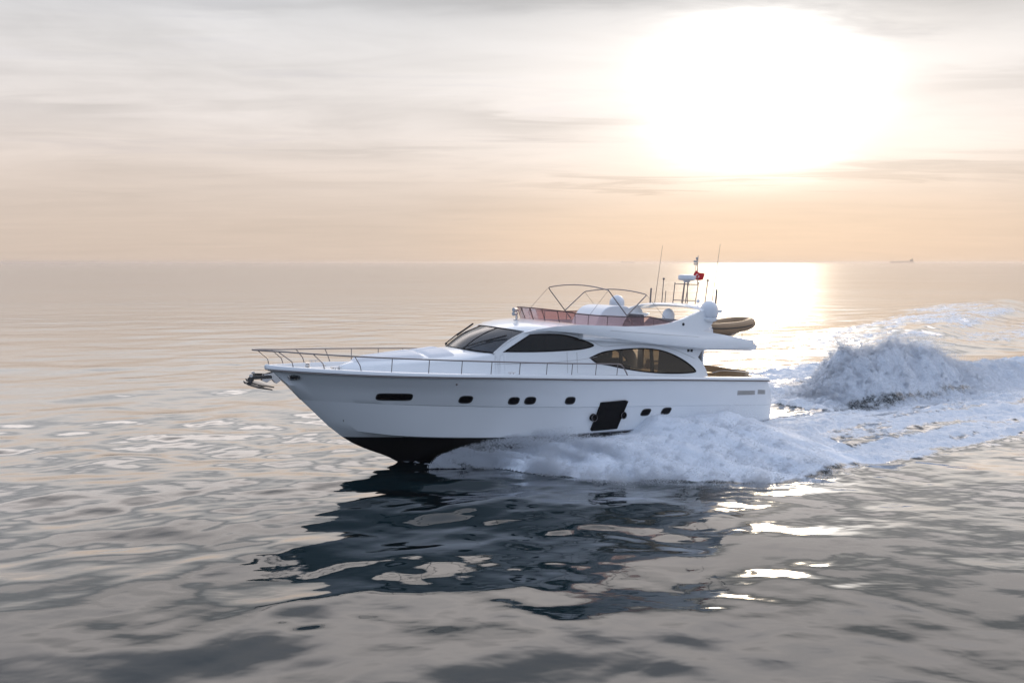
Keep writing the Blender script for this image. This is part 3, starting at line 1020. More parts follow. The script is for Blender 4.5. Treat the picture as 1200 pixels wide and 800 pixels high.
Z_HR = table([(8.66, 3.33), (11.66, 3.39), (13.6, 3.44), (16.7, 3.51), (18.85, 3.57), (20.42, 3.63)])
S = list(np.linspace(8.75, 18.5, 50)) + list(np.linspace(18.7, 20.2, 14)) + [20.3, 20.37, 20.41]
for side in (1, -1):
    P = [(8.28, side * 2.56, 2.93), (8.5, side * 2.6, 3.2), (8.62, side * 2.61, 3.30)]
    P += [(s, side * rail_t(s), float(Z_HR(s))) for s in S] + ([(20.42, 0, 3.63)])
    g = MB().tube(P, .022, 8).build('handrail', M['dullsteel'], yacht, smooth=60)
    for top, base in ((19.75, 19.35), (18.85, 18.55), (17.75, 17.56), (16.71, 16.71), (15.62, 15.62), (14.6, 14.6), (13.63, 13.63), (12.65, 12.65), (11.66, 11.66), (10.68, 10.68), (9.7, 9.7), (8.78, 8.78)):
        zt = float(Z_HR(top)) - .015; zb = float(Z_CAP(base)) - .004; tb = float(b_sheer(base)) - .06; tt = rail_t(top)
        pts = [(top, side * tt, zt), (base, side * tb, zb)]
        if top - base > .1: pts = [(top, side * tt, zt), (base + .05, side * (tb + .02), zb + .16), (base, side * tb, zb)]
        MB().tube(pts, .014, 7).build('stanchion', M['dullsteel'], g)
    for s in (12.9, 18.2):
        c = MB(); tb = side * (float(b_sheer(s)) - .09); zb = float(Z_CAP(s))
        c.tube([(s - .14, tb, zb + .055), (s + .14, tb, zb + .055)], .014, 8)
        c.tube([(s - .06, tb, zb - .003), (s - .06, tb, zb + .05)], .012, 6); c.tube([(s + .06, tb, zb - .003), (s + .06, tb, zb + .05)], .012, 6)
        c.build('mooring_cleat', M['steel'], yacht)
g = MB().tube([(20.25, 0, 3.60), (19.96, 0, 3.36), (19.93, 0, 3.18)], .014, 7).build('stanchion', M['dullsteel'], g)

# trunk cabin on the foredeck ---------------------------------------------------------
W_H = table([(3.8, 1.98), (9, 1.98), (11, 1.90), (12, 1.80), (13, 1.66), (14, 1.50), (15, 1.28), (16, 1.0), (17, .62), (17.5, .34), (17.75, .08)])
ZT_C = table([(12.9, 3.74), (13.75, 3.69), (15, 3.55), (16.2, 3.43), (17.2, 3.30), (17.75, 3.12)])
ZT_E = table([(12.9, 3.64), (13.2, 3.60), (14, 3.46), (15, 3.36), (16.2, 3.26), (17.2, 3.16), (17.75, 3.06)])


def wall_t(s, z):
    return float(W_H(s)) + 0.03 - 0.20 * (z - 3.0) / 1.3


def build_trunk():
    mb = MB(); rows = []
    for s in list(np.linspace(12.7, 16.8, 34)) + list(np.linspace(16.9, 17.75, 12)):
        ss = max(s, 12.9)
        w = float(W_H(s)); ze = float(ZT_E(ss)); zc = float(ZT_C(ss)); zb = 2.88
        prof = [(wall_t(s, zb), zb), (wall_t(s, ze - .05), ze - .05), (wall_t(s, ze) - .02, ze - .012), (wall_t(s, ze) - .07, ze + .015)]
        wi = max(.01, wall_t(s, ze) - .07)
        for k in range(1, 8):
            u = 1 - k / 7
            prof.append((wi * u, ze + .015 + (zc - ze - .015) * (1 - u ** 2.2)))
        half = [(s, max(0, t), z) for t, z in prof]
        rows.append(half + [(p[0], -p[1], p[2]) for p in half[-2::-1]])
    mb.grid(rows)
    return mb.build('coachroof', M['gel'], yacht, smooth=40)


build_trunk()
# sunpads on it
def pad(name, s0_, s1_, t0, t1, h, mat='cushion'):
    mb = MB(); rows = []
    for i, u in enumerate(np.linspace(0, 1, 15)):
        s = s0_ + (s1_ - s0_) * u
        eu = min(u, 1 - u) * abs(s1_ - s0_)
        row = []
        for v in np.linspace(0, 1, 13):
            t = t0 + (t1 - t0) * v
            t = max(-1, min(1, t)) * max(.1, (wall_t(s, 3.3) - .22))
            ev = min(v, 1 - v) * abs(t1 - t0)
            e = min(eu, ev)
            wi = max(.05, wall_t(s, 3.3) - .1)
            zc = float(ZT_C(s)); ze = float(ZT_E(s)) + .015
            zs = ze + (zc - ze) * (1 - abs(min(1, abs(t) / wi)) ** 2.2)
            row.append((s, t, zs - .01 + h * min(1, max(0, e) / .10) ** .45))
        rows.append(row)
    mb.grid(rows)
    return mb.build(name, M[mat], yacht, smooth=50)


pad('sunpad', 15.2, 17.35, -.92, -.02, .10)
pad('sunpad', 15.2, 17.35, .02, .92, .10)
pad('sunpad', 14.25, 15.12, -.92, -.02, .085)
pad('sunpad', 14.25, 15.12, .02, .92, .085)
# windlass and bow locker lid
mb = MB(); mb.lathe([(.12, 0), (.12, .05), (.07, .08), (.06, .16), (.09, .19), (.02, .21)], 18, (18.75, 0, 3.03)); mb.build('windlass', M['steel'], yacht)
for t in (-.35, .35):
    mb = MB(); mb.tube([(18.1, t - .12, 3.10), (18.1, t + .12, 3.10)], .02, 8); mb.tube([(18.1, t, 3.02), (18.1, t, 3.1)], .015, 6)
    mb.build('deck_bollard', M['steel'], yacht)

# deckhouse side walls with window openings --------------------------------------------
WIN1 = closed_spline([(12.80, 3.665), (12.25, 4.0), (11.80, 4.262), (11.22, 4.292), (10.45, 4.262), (9.78, 4.115), (9.26, 3.91), (9.72, 3.775), (10.55, 3.712), (11.69, 3.67)], 5, sharp=(0, 2))
WIN2 = closed_spline([(9.50, 3.49), (8.84, 3.70), (7.85, 3.795), (6.89, 3.81), (6.07, 3.715), (5.38, 3.50), (4.86, 3.25), (4.52, 3.0), (4.63, 2.885), (5.67, 2.865), (6.83, 2.93), (7.79, 3.05), (8.58, 3.19), (9.18, 3.29)], 5, sharp=(0,))
WALL = ([(3.88, 2.62), (3.95, 2.95), (4.10, 3.2), (4.36, 3.46), (4.22, 3.62), (4.02, 3.78), (4.0, 3.97)]
        + [(5.0, 4.0), (6.5, 4.10), (7.85, 4.22), (9.2, 4.36), (10.4, 4.46), (11.5, 4.44), (11.96, 4.34)]
        + [(12.3, 4.12), (12.7, 3.87), (13.10, 3.63)] + [(13.10, 2.85), (8, 2.72)])
for side in (1, -1):
    mb = MB(); panel(mb, WALL, [WIN1, WIN2], wall_t, .06, .3, side=side)
    w = mb.build('deckhouse_side', M['gel'], yacht, smooth=30)
    for nm, o, gm, bars in (('side_window', WIN1, 'darkglass', (11.22, 10.35)), ('saloon_window', WIN2, 'brownglass', (8.05, 6.62))):
        mb = MB(); panel(mb, o, [inset(o, .045)], lambda s, z: wall_t(s, z) + .006, .05, 0, side=side)
        fr = mb.build(nm, M['blackgloss'], yacht, smooth=30)
        mb = MB(); panel(mb, inset(o, .04), [], lambda s, z: wall_t(s, z) - .012, .012, .3, side=side)
        mb.build('pane', M[gm], fr, smooth=30)
        for k, bs_ in enumerate(bars):
            zz = [z for s, z in inset(o, .03) if abs(s - bs_) < .22]
            lo, hi = min(zz), max(zz); wd = .035 if nm == 'side_window' else .07
            mb = MB(); P = [(bs_ - wd, lo), (bs_ + wd, lo), (bs_ + wd, hi), (bs_ - wd, hi)]
            panel(mb, P, [], lambda s, z: wall_t(s, z) - .03, .05, .3, side=side); mb.build('mullion', M['rubber'], fr)
    # side door seams, vent and nav light
    for s_ in (10.4, 10.0):
        MB().tube([(s_, side * (wall_t(s_, z) + .0), z) for z in np.linspace(2.98, 3.68, 6)], .007, 5).build('door_seam', M['grille'], yacht)
    mb = MB()
    for k in range(2):
        mb.box((4.62 + k * .16, min(side * 1.9, side * (wall_t(4.7, 3.7) + .012)), 3.66), (4.74 + k * .16, max(side * 1.9, side * (wall_t(4.7, 3.7) + .012)), 3.76))
    mb.build('deck_light', M['rubber'], yacht, smooth=0, bevel=.01)
    # character line below the side window
    MB().tube([(s, side * (wall_t(s, z) + .002), z) for s, z in open_spline([(9.15, 3.52), (9.9, 3.42), (11, 3.34), (12.2, 3.3), (13.1, 3.28)], 5)], .006, 5).build('moulding', M['grille'], yacht)
    MB().tube([(s, side * (wall_t(s, z) + .004), z) for s, z in open_spline([(4.55, 3.42), (5.0, 3.58), (5.6, 3.76), (6.4, 3.9), (7.3, 3.94), (8.3, 3.9), (8.9, 3.88), (9.35, 4.05), (9.9, 4.22), (10.6, 4.33)], 5)], .007, 5).build('moulding', M['grille'], yacht)

# aft bulkhead with glass door
mb = MB()
w = 1.86
for a, b in ((-w, -1.55), (-.45, -.38), (.6, .67), (1.55, w)):
    mb.box((3.98, a, 1.96), (4.06, b, 3.96))
mb.box((3.985, -1.55, 3.7), (4.055, 1.55, 3.95))
mb.build('aft_bulkhead', M['gel'], yacht, smooth=0, bevel=.01)
mb = MB(); mb.box((4.01, -1.55, 1.96), (4.03, 1.55, 3.7)); mb.build('saloon_door', M['brownglass'], yacht, smooth=0)

# what shows through the saloon glass: floor, inner lining, curtains, settee, dash
mb = MB(); mb.box((4.1, -1.85, 2.0), (13.0, 1.85, 2.04)); mb.box((10.2, -1.75, 2.05), (10.28, 1.75, 4.1)); mb.build('saloon_floor', M['interior'], yacht, smooth=0)
for side in (1, -1):
    for a, b in ((9.5, 7.0), (6.5, 5.5)):
        if side > 0: continue
        mb = MB(); rows = []
        for s in np.linspace(a, b, 40):
            t = -1.78 + .02 * math.sin(s * 26)
            rows.append([(s, t, 2.5), (s, t + .12, 3.9)])
        mb.grid(rows); o = mb.build('curtain', M['curtain'], yacht, smooth=60, fix=False)
mb = MB(); mb.box((4.12, -.45, 2.05), (4.16, 1.7, 3.9)); mb.build('door_curtain', M['curtain'], yacht, smooth=0)
mb = MB(); mb.box((5.2, -1.6, 2.05), (7.6, -.9, 2.85)); mb.box((5.2, -1.7, 2.85), (7.6, -1.5, 3.1)); mb.build('saloon_settee', M['curtain'], yacht, smooth=0, bevel=.04)
mb = MB(); mb.prism([(10.4, 3.0), (12.3, 3.55), (13.3, 3.5), (13.3, 3.0)], -1.4, 1.4); mb.build('dashboard', M['interior'], yacht, smooth=0, bevel=.02)
for t in (-.6, .55):
    mb = MB(); mb.box((10.9, t - .3, 3.0), (11.15, t + .3, 4.0)); mb.build('helm_chair', M['interior'], yacht, smooth=0, bevel=.06)

# windshield --------------------------------------------------------------------------
def ws_bot(w):   # w in -1..1
    return np.array([13.78 - .66 * abs(w) ** 2.2, 1.56 * w, 3.695 - .055 * w * w])


def ws_top(w):
    return np.array([12.45 - .50 * abs(w) ** 2.0, 1.54 * w, 4.405 - .075 * w * w])


Wv = np.linspace(-1, 1, 33)


def shield(lo, hi, off):
    P = []
    for w in Wv:
        a, b = ws_bot(w), ws_top(w)
        row = []
        for u in np.linspace(lo, hi, 9):
            p = a + (b - a) * u; p = p + np.array((.045, 0, .06)) * math.sin(math.pi * u) * 1.0
            row.append(p + np.array((off, 0, off)))
        P.append(row)
    return np.array(P)


mb = MB(); A = shield(0, 1, 0.0); B = shield(0, 1, -.02)
mb.grid(A); mb.grid(B, flip=True)
ws = mb.build('windshield', M['shieldglass'], yacht, smooth=50)
for u in (0, 1):
    mb = MB(); mb.tube([p[(0 if u == 0 else -1)] for p in shield(0, 1, .002)], .022, 6); mb.build('seal', M['blackgloss'], ws)
for w in (-.36, .36):
    a, b = ws_bot(w), ws_top(w)
    mb = MB(); mb.tube([a + (b - a) * u + np.array((.045, 0, .06)) * math.sin(math.pi * u) for u in np.linspace(0, 1, 8)], .018, 6); mb.build('mullion', M['blackgloss'], ws)
for side in (1, -1):      # white corner pillars
    rows = []
    for u in np.linspace(-.03, 1.02, 9):
        p = ws_bot(side) + (ws_top(side) - ws_bot(side)) * u + np.array((.045, 0, .06)) * math.sin(math.pi * max(0, min(1, u)))
        s_ = min(p[0], 13.1) - .02
        q = np.array((s_ - .03, side * (wall_t(s_, p[2]) + .002), p[2] - .015))
        m_ = (p + q) / 2 + np.array((.02, side * .035, .02))
        rows.append([p + np.array((0, -side * .02, 0)), p, m_, q, q + np.array((-.12, 0, -.02)), q + np.array((-.12, -side * .08, -.02))])
    MB().grid(rows).build('windshield_pillar', M['gel'], yacht, smooth=60)
# wipers
for w0, w1, u1 in ((.42, .86, .52), (-.86, -.72, .74)):
    a = ws_bot(w0) + np.array((.03, 0, .035)); b = ws_bot(w1) + (ws_top(w1) - ws_bot(w1)) * u1 + np.array((.06, 0, .09))
    mb = MB(); mb.lathe([(.04, -.02), (.045, .03), (.02, .05)], 12, tuple(a)); mb.tube([a + np.array((0, 0, .03)), a + (b - a) * .55 + np.array((.03, 0, .05)), b + np.array((.02, 0, .03))], .02, 6)
    wp = mb.build('windshield_wiper', M['rubber'], yacht)
    d = (b - a) / np.linalg.norm(b - a)
    mb = MB(); mb.tube([b - d * .50 + np.array((.02, 0, .03)), b + d * .22 + np.array((.02, 0, .03))], .03, 6); mb.build('blade', M['rubber'], wp)

# flybridge coaming, with the radar arch legs and the aft wings ---------------------------
CO_TOP = [(12.06, 4.30), (11.6, 4.44), (11.0, 4.545), (10.2, 4.612), (9.0, 4.605), (8.03, 4.59), (6.93, 4.62), (6.11, 4.71), (5.37, 4.885), (4.9, 5.03), (4.45, 5.19)]
COAM = (CO_TOP + [(4.2, 5.22), (3.95, 5.08), (3.78, 4.82), (3.95, 4.62), (4.35, 4.46), (3.2, 4.32), (1.72, 4.13), (1.62, 4.06), (1.74, 3.83)]
        + [(3.0, 3.80), (4.25, 3.80), (5.85, 3.92), (7.0, 4.01), (7.85, 4.09), (9.0, 4.22), (10.13, 4.335), (11.2, 4.395), (11.8, 4.33)])
T_CO = table([(1.5, 2.16), (4, 2.22), (6, 2.24), (8, 2.22), (10, 2.10), (11.2, 1.93), (12.1, 1.62)])
Z_LO = table([(1.5, 3.8), (4.25, 3.80), (5.85, 3.92), (7.85, 4.09), (10.13, 4.335), (11.3, 4.39), (12.1, 4.30)])


def coam_t(s, z):
    d = z - float(Z_LO(s))
    return float(T_CO(s)) - .06 * (1 - math.cos(min(1, max(0, d / .6)) * math.pi)) * .5 - .16 * max(0, d - .35) + .03 * math.sin(min(1, max(0, d / .5)) * math.pi)


Z_TOP = pchip([p[0] for p in CO_TOP], [p[1] for p in CO_TOP])
for side in (1, -1):
    mb = MB(); panel(mb, COAM, [], coam_t, .15, .2, side=side)
    mb.build('flybridge_coaming', M['gel'], yacht, smooth=35, bevel=.02)
    MB().tube([(s, side * (coam_t(s, z) + .001), z) for s, z in [(4.6 + k * .25, 4.24 + .012 * k) for k in range(18)]], .006, 5).build('moulding', M['grille'], yacht)
    # round fixing on the arch leg
    mb = MB(); mb.lathe([(.055, -.01), (.055, .02), (.03, .03)], 12, (5.37, side * coam_t(5.37, 4.7), 4.70), (0, side, 0)); mb.build('arch_light', M['rubber'], yacht)

# brow: the roof ahead of the flybridge, crowned
mb = MB(); rows = []
ZC = table([(9.6, 4.63), (10.84, 4.672), (11.6, 4.60), (12.1, 4.50), (12.45, 4.405)])
for v in np.linspace(0, 1, 22):
    row = []
    for w in np.linspace(-1, 1, 25):
        sc_ = 12.46 - v * (12.46 - 9.9)
        se = 11.98 - v * (11.98 - 9.9)
        s = sc_ + (se - sc_) * abs(w) ** 2
        zc_ = float(ZC(sc_)); ze = float(Z_TOP(se)) - .012 if v > 0.01 else 4.33
        te = coam_t(se, ze) - .05 if v > .05 else 1.55 + (coam_t(se, ze) - .05 - 1.55) * v / .05
        row.append((s, te * w, zc_ + (ze - zc_) * abs(w) ** 2.4))
    rows.append(row)
mb.grid(rows)
last = rows[-1]
mb.grid([last, [(p[0], p[1], 4.2) for p in last]])
mb.build('brow', M['gel'], yacht, smooth=45)
# flybridge floor and its overhang aft
mb = MB()
mb.prism([(9.9, 4.12), (9.9, 4.2), (4.3, 4.02), (1.45, 3.98), (1.3, 3.92), (1.36, 3.76), (1.6, 3.70), (4.2, 3.73), (7, 3.97)], -2.06, 2.06)
mb.build('flybridge_deck', M['gel'], yacht, smooth=30, bevel=.015)

# tinted wind deflector
def defl(u):
    """u 0..1 from port aft round the front to starboard aft -> base point, outward lean"""
    pts = [(5.5, 1.97), (6.5, 2.0), (7.5, 2.0), (8.6, 1.97), (9.4, 1.87), (9.95, 1.66), (10.32, 1.25), (10.52, .65), (10.58, 0)]
    full = pts + [(s, -t) for s, t in pts[-2::-1]]
    return full


base = [np.array(p) for p in open_spline([np.array(p, float) for p in defl(0)], 5)]
n = len(base)
zb = []; tops = []; bots = []
for i, p in enumerate(base):
    a, b = base[max(0, i - 1)], base[min(n - 1, i + 1)]
    d = b - a; nr = np.array((d[1], -d[0])); nr /= np.linalg.norm(nr)
    s, t = p
    if s > 10:
        z = 4.672 - (4.672 - 4.612) * min(1, abs(t) / 1.9) ** 2.4 + .0
    else: z = float(Z_TOP(s)) - .005
    q = min(i, n - 1 - i) / 8.0
    hgt = .36 * sst(np.array(q), 0, 1.0) * (1 + .22 * sst(np.array(s), 9, 10.8))
    hgt = max(float(hgt), .02)
    if nr[0] * 1 + 0 < 0 and s > 9 or (abs(t) > 1 and nr[1] * t < 0): nr = -nr
    lean = .24 * hgt * (0.15 + 1.5 * float(sst(np.array(s), 8.5, 10.6)))
    bots.append((s, t, z)); tops.append((s + nr[0] * lean * 1.1, t + nr[1] * lean * .7, z + hgt))
mb = MB(); bi = [(p[0] - .012 * 0, p[1] * .994, p[2]) for p in bots]; ti = [(p[0], p[1] * .994, p[2]) for p in tops]
mb.grid([bots, tops]); mb.grid([bi, ti], flip=True); mb.grid([tops, ti])
df = mb.build('wind_deflector', M['tint'], yacht, smooth=60, fix=False)
mb = MB(); mb.tube([(p[0], p[1] * .997, p[2] - .03) for p in tops], .015, 6); mb.build('top_rail', M['rubber'], df)
for i in [int(round(x)) for x in np.linspace(6, n - 7, 15)]:
    mb = MB(); mb.tube([(bots[i][0], bots[i][1] * .985, bots[i][2]), (tops[i][0], tops[i][1] * .985, tops[i][2] - .03)], .013, 6); mb.build('post', M['rubber'], df)

# helm console and seats on the flybridge
mb = MB()
prof = closed_spline([(8.62, 4.14), (8.5, 4.6), (8.25, 5.02), (7.98, 5.21), (7.6, 5.27), (7.15, 5.265), (6.98, 5.2), (7.0, 4.95), (7.25, 4.6), (7.25, 4.14)], 4, sharp=(0, 6, 9))
mb.prism(prof, -.55, .95)
mb.build('helm_console', M['plastic'], yacht, smooth=30, bevel=.05, bseg=3)
mb = MB(); mb.prism([(7.2, 4.15), (7.2, 4.62), (6.75, 4.66), (6.72, 4.98), (6.6, 5.0), (6.52, 4.15)], -.45, 1.35); mb.build('helm_seat', M['greyseat'], yacht, smooth=30, bevel=.05, bseg=3)
mb = MB(); mb.prism([(6.35, 4.12), (6.35, 4.55), (5.75, 4.62), (5.45, 4.86), (5.32, 4.86), (5.3, 4.12)], .3, 1.75); mb.build('lounge_seat', M['greyseat'], yacht, smooth=30, bevel=.05, bseg=3)
mb = MB(); mb.prism([(8.3, 4.12), (8.3, 4.5), (5.6, 4.5), (5.6, 4.12)], -1.75, -1.05); mb.build('lounge_seat', M['greyseat'], yacht, smooth=30, bevel=.05, bseg=3)

# radar arch crossbar
mb = MB(); rings = []
for t in np.linspace(-1.98, 1.98, 23):
    w = abs(t) / 1.98
    zt = 5.42 - .16 * w ** 3.0; s_f = 4.35 - .15 * (1 - w); s_a = 3.30 + .12 * (1 - w ** 2)
    rings.append([(s_f, t, zt - .06), (s_f - .12, t, zt - .005), (s_a + .1, t, zt + .02), (s_a - .04, t, zt + .0), (s_a, t, zt - .10), (s_f - .3, t, zt - .14)])
mb.loft(rings)
mb.build('radar_arch', M['gel'], yacht, smooth=40)
for side in (1, -1):   # dome shelves
    mb = MB(); mb.lathe([(.20, 0), (.30, .05), (.36, .10), (.36, .14), (.30, .16)], 24, (3.93, side * 1.92, 4.80)); mb.build('dome_shelf', M['gel'], yacht)


def dome(loc, r, pointed=0.0):
    prof = [(r * .72, 0), (r * .92, .04), (r, r * .35), (r, r * .95)]
    for a in np.linspace(0, math.pi / 2, 9)[1:]:
        prof.append((max(.004, r * math.cos(a)), r * .95 + r * (math.sin(a) + pointed * math.sin(a) ** 4)))
    return MB().lathe(prof, 32, loc).build('satellite_dome', M['plastic'], yacht, smooth=40)


dome((3.91, 1.92, 4.94), .335)
dome((5.35, -1.80, 5.05), .305)
dome((3.85, -.35, 4.70), .245, .12)
mb = MB(); mb.lathe([(.14, 0), (.11, .72)], 16, (3.85, -.35, 3.99)); mb.build('dome_pedestal', M['plastic'], yacht)
mb = MB(); mb.lathe([(.16, 0), (.13, .80)], 16, (5.35, -1.8, 4.27)); mb.build('dome_pedestal', M['plastic'], yacht)

# radar mast
T0 = 5.42
ms = MB()
posts = [((3.72, .28, T0 - .02), (3.66, .28, 6.26)), ((3.05, .28, T0 - .02), (2.92, .28, 6.3)), ((3.72, -.28, T0 - .02), (3.66, -.28, 6.26)), ((3.05, -.28, T0 - .02), (2.92, -.28, 6.3))]
for a, b in posts[:1] + posts[1:]: ms.tube([a, b], .019, 7)
for z, k in ((6.2, .97), (5.55, .1)):
    lo = [np.array(a) + (np.array(b) - np.array(a)) * ((z - a[2]) / (b[2] - a[2])) for a, b in posts]
    for i, j in ((0, 1), (1, 3), (3, 2), (2, 0)): ms.tube([lo[i], lo[j]], .015, 6)
ms.tube([(3.30, .1, T0), (3.30, .06, 6.28)], .018, 8); ms.tube([(3.42, -.1, T0), (3.36, -.06, 6.28)], .018, 8)
ms.tube([(2.96, .28, 6.2), (2.86, .15, 6.5), (2.78, 0, 7.2)], .018, 7)
ms.tube([(2.82, .02, 6.97), (2.89, .04, 6.96), (2.95, .08, 6.88), (2.96, .11, 6.76), (3.16, .10, 6.36)], .011, 6)
mast = ms.build('radar_mast', M['dullsteel'], yacht, smooth=60)
mb = MB(); mb.lathe([(.10, 0), (.14, .06), (.30, .09), (.345, .13), (.35, .24), (.32, .29), (.2, .31), (.01, .315)], 32, (3.3, 0, 6.27)); mb.build('radar_scanner', M['plastic'], yacht)
mb = MB()
mb.box((2.83, -.05, 6.99), (2.93, .05, 7.05)); mb.box((2.80, -.06, 7.08), (2.93, .06, 7.17)); mb.lathe([(.05, 0), (.055, .09), (.02, .11)], 10, (2.8, 0, 7.2)); mb.lathe([(.012, 0), (.012, .08)], 8, (2.75, 0, 7.3))
mb.build('navigation_light', M['grille'], mast, smooth=30, bevel=.012)
# antennas
for a, b, r in (((3.42, -1.7, 5.3), (3.15, -1.7, 7.78), (.014, .006)), ((3.49, 1.6, 5.3), (3.2, 1.6, 7.78), (.014, .006))):
    MB().tube([a, b], r, 7).build('whip_antenna', M['antenna'], yacht)
for a, b, r, ball in (((3.62, -1.75, 5.2), (3.60, -1.75, 5.99), .034, 0), ((3.02, -1.7, 5.25), (2.98, -1.7, 6.40), .018, 1), ((2.86, -1.68, 5.25), (2.84, -1.68, 5.9), .016, 0),
                      ((3.8, 1.55, 5.25), (3.70, 1.55, 6.36), .018, 1), ((3.40, 1.72, 5.2), (3.36, 1.72, 6.04), .034, 0)):
    m_ = MB().tube([a, b], r, 8)
    if ball: m_.lathe([(.01, -.05), (.042, -.03), (.05, 0), (.042, .03), (.01, .05)], 12, b)
    m_.build('antenna_post', M['antenna'], yacht)
mb = MB(); mb.tube([(3.55, .95, 5.38), (3.55, .95, 5.5)], .014, 6); mb.lathe([(.01, -.075), (.055, -.05), (.075, 0), (.055, .05), (.01, .075)], 16, (3.55, .95, 5.55)); mb.build('anchor_light', M['plastic'], yacht)

# bimini frame, folded canvas removed
hoops = (((7.72, 1.86, 4.72), (8.74, 1.86, 5.84)), ((8.0, 1.86, 4.98), (6.95, 1.86, 5.74)))
hoops = (((7.55, 1.88, 4.64), (8.76, 1.84, 5.84)), ((7.85, 1.88, 4.98), (6.96, 1.84, 5.74)))
for (a, b) in hoops:
    s0_, t0, z0_ = a; s1_, t1, z1_ = b
    P = [(s0_, t0, z0_), (s0_ + (s1_ - s0_) * .9, t1 + .01, z0_ + (z1_ - z0_) * .9)]
    for ang in np.linspace(0, 1, 6):
        P.append((s1_ - (s1_ - s0_) * .04 * (1 - ang), t1 - .16 * ang ** 1.3, z1_ - .05 * (1 - ang) ** 2 + .01))
    for t in np.linspace(t1 - .35, -(t1 - .35), 11):
        P.append((s1_, t, z1_ + .01 + .12 * (1 - (t / (t1 - .16)) ** 2)))
    P += [(p[0], -p[1], p[2]) for p in P[7::-1]]
    MB().tube(P, .021, 8).build('bimini_hoop', M['dullsteel'], yacht, smooth=60)
for side in (1, -1):
    for a, b in (((8.76, 1.84, 5.80), (9.55, 1.9, 4.95)), ((6.96, 1.84, 5.70), (6.1, 1.9, 4.9))):
        MB().tube([(a[0], side * a[1], a[2]), (b[0], side * b[1], b[2])], .006, 5).build('bimini_stay', M['antenna'], yacht)

# searchlight on the brow
mb = MB(); mb.lathe([(.10, 0), (.10, .03), (.045, .05), (.04, .17)], 16, (11.3, 0, 4.63)); mb.tube([(11.3, 0, 4.78), (11.3, 0, 5.02)], .03, 8)
sl = mb.build('searchlight', M['steel'], yacht)
for z in (4.86, 5.0):
    mb = MB(); mb.lathe([(.03, -.09), (.06, -.06), (.072, .08), (.075, .12)], 16, (11.34, 0, z), (1, .25, 0)); h = mb.build('lamp_head', M['steel'], sl)
    mb = MB(); mb.lathe([(.065, .121), (.06, .128), (.01, .132)], 16, (11.34, 0, z), (1, .25, 0)); mb.build('lens', M['lampglass'], sl)
# horn on the port side of the brow

# cockpit furniture
mb = MB(); mb.prism([(1.3, 1.97), (1.3, 2.86), (1.45, 2.88), (1.55, 2.45), (2.0, 2.42), (2.0, 1.97)], -1.75, 1.75); mb.build('cockpit_settee', M['beige'], yacht, smooth=30, bevel=.05, bseg=3)
mb = MB(); mb.box((2.35, -.9, 2.66), (3.25, .9, 2.72)); mb.box((2.75, -.1, 1.97), (2.9, .1, 2.66)); mb.build('cockpit_table', M['teak'], yacht, smooth=0, bevel=.015)
mb = MB(); mb.prism([(3.3, 1.97), (3.3, 2.95), (3.2, 2.97), (2.0, 2.84), (1.95, 2.78), (3.1, 2.85), (3.1, 1.97)], -2.2, -2.12); mb.build('cockpit_side', M['beige'], yacht, smooth=0, bevel=.02)
for side in (1, -1):
    P = [(3.95, side * 2.3, 2.9), (3.3, side * 2.32, 2.98), (1.5, side * 2.3, 2.83), (1.2, side * 2.3, 2.66)]
    MB().tube(P, .014, 7, smooth=4).build('cockpit_rail', M['steel'], yacht)

# ------------------------------------------------------------------ flag on the mast
def b2w(p):
    v = Vector(p); return ORG + fx * v.x + l0 * v.y + uz * v.z


def build_flag():
    n, m_ = 19, 13
    V = []; UV = []
    for i in range(n):
        u = i / (n - 1)
        for j in range(m_):
            v = j / (m_ - 1)
            # hoist on the halyard, fly hanging and blown aft
            hoist = np.array((3.14 - .20 * v, .10 + .03 * v, 6.40 + .36 * v))
            p = hoist + np.array((-.42 * u + .10 * u * v, 0, -.14 * u * v + .0 * u + .02 * math.sin(u * 7 + v * 2)))
            p[1] += .05 * math.sin(u * 8 + v * 1.5) * u + .16 * u
            V.append(p); UV.append((u, v))
    me = bpy.data.meshes.new('flag')
    org = np.array((3.0, .12, 6.55))
    F = [(i * m_ + j, (i + 1) * m_ + j, (i + 1) * m_ + j + 1, i * m_ + j + 1) for i in range(n - 1) for j in range(m_ - 1)]
    me.from_pydata([tuple(p - org) for p in V], [], F)
    uvl = me.uv_layers.new(name='UVMap')
    for l in me.loops: uvl.data[l.index].uv = UV[l.vertex_index]
    me.materials.append(M['flag'])
    me.polygons.foreach_set('use_smooth', [True] * len(F))
    o = bpy.data.objects.new('flag', me); COL.objects.link(o)
    so = o.modifiers.new('cloth', 'SOLIDIFY'); so.thickness = .004
    mw = BOAT.copy(); mw.translation = b2w(org); o.matrix_world = mw
    tag(o, 'small red flag with white crescent and star blowing beside the radar', 'flag')


build_flag()

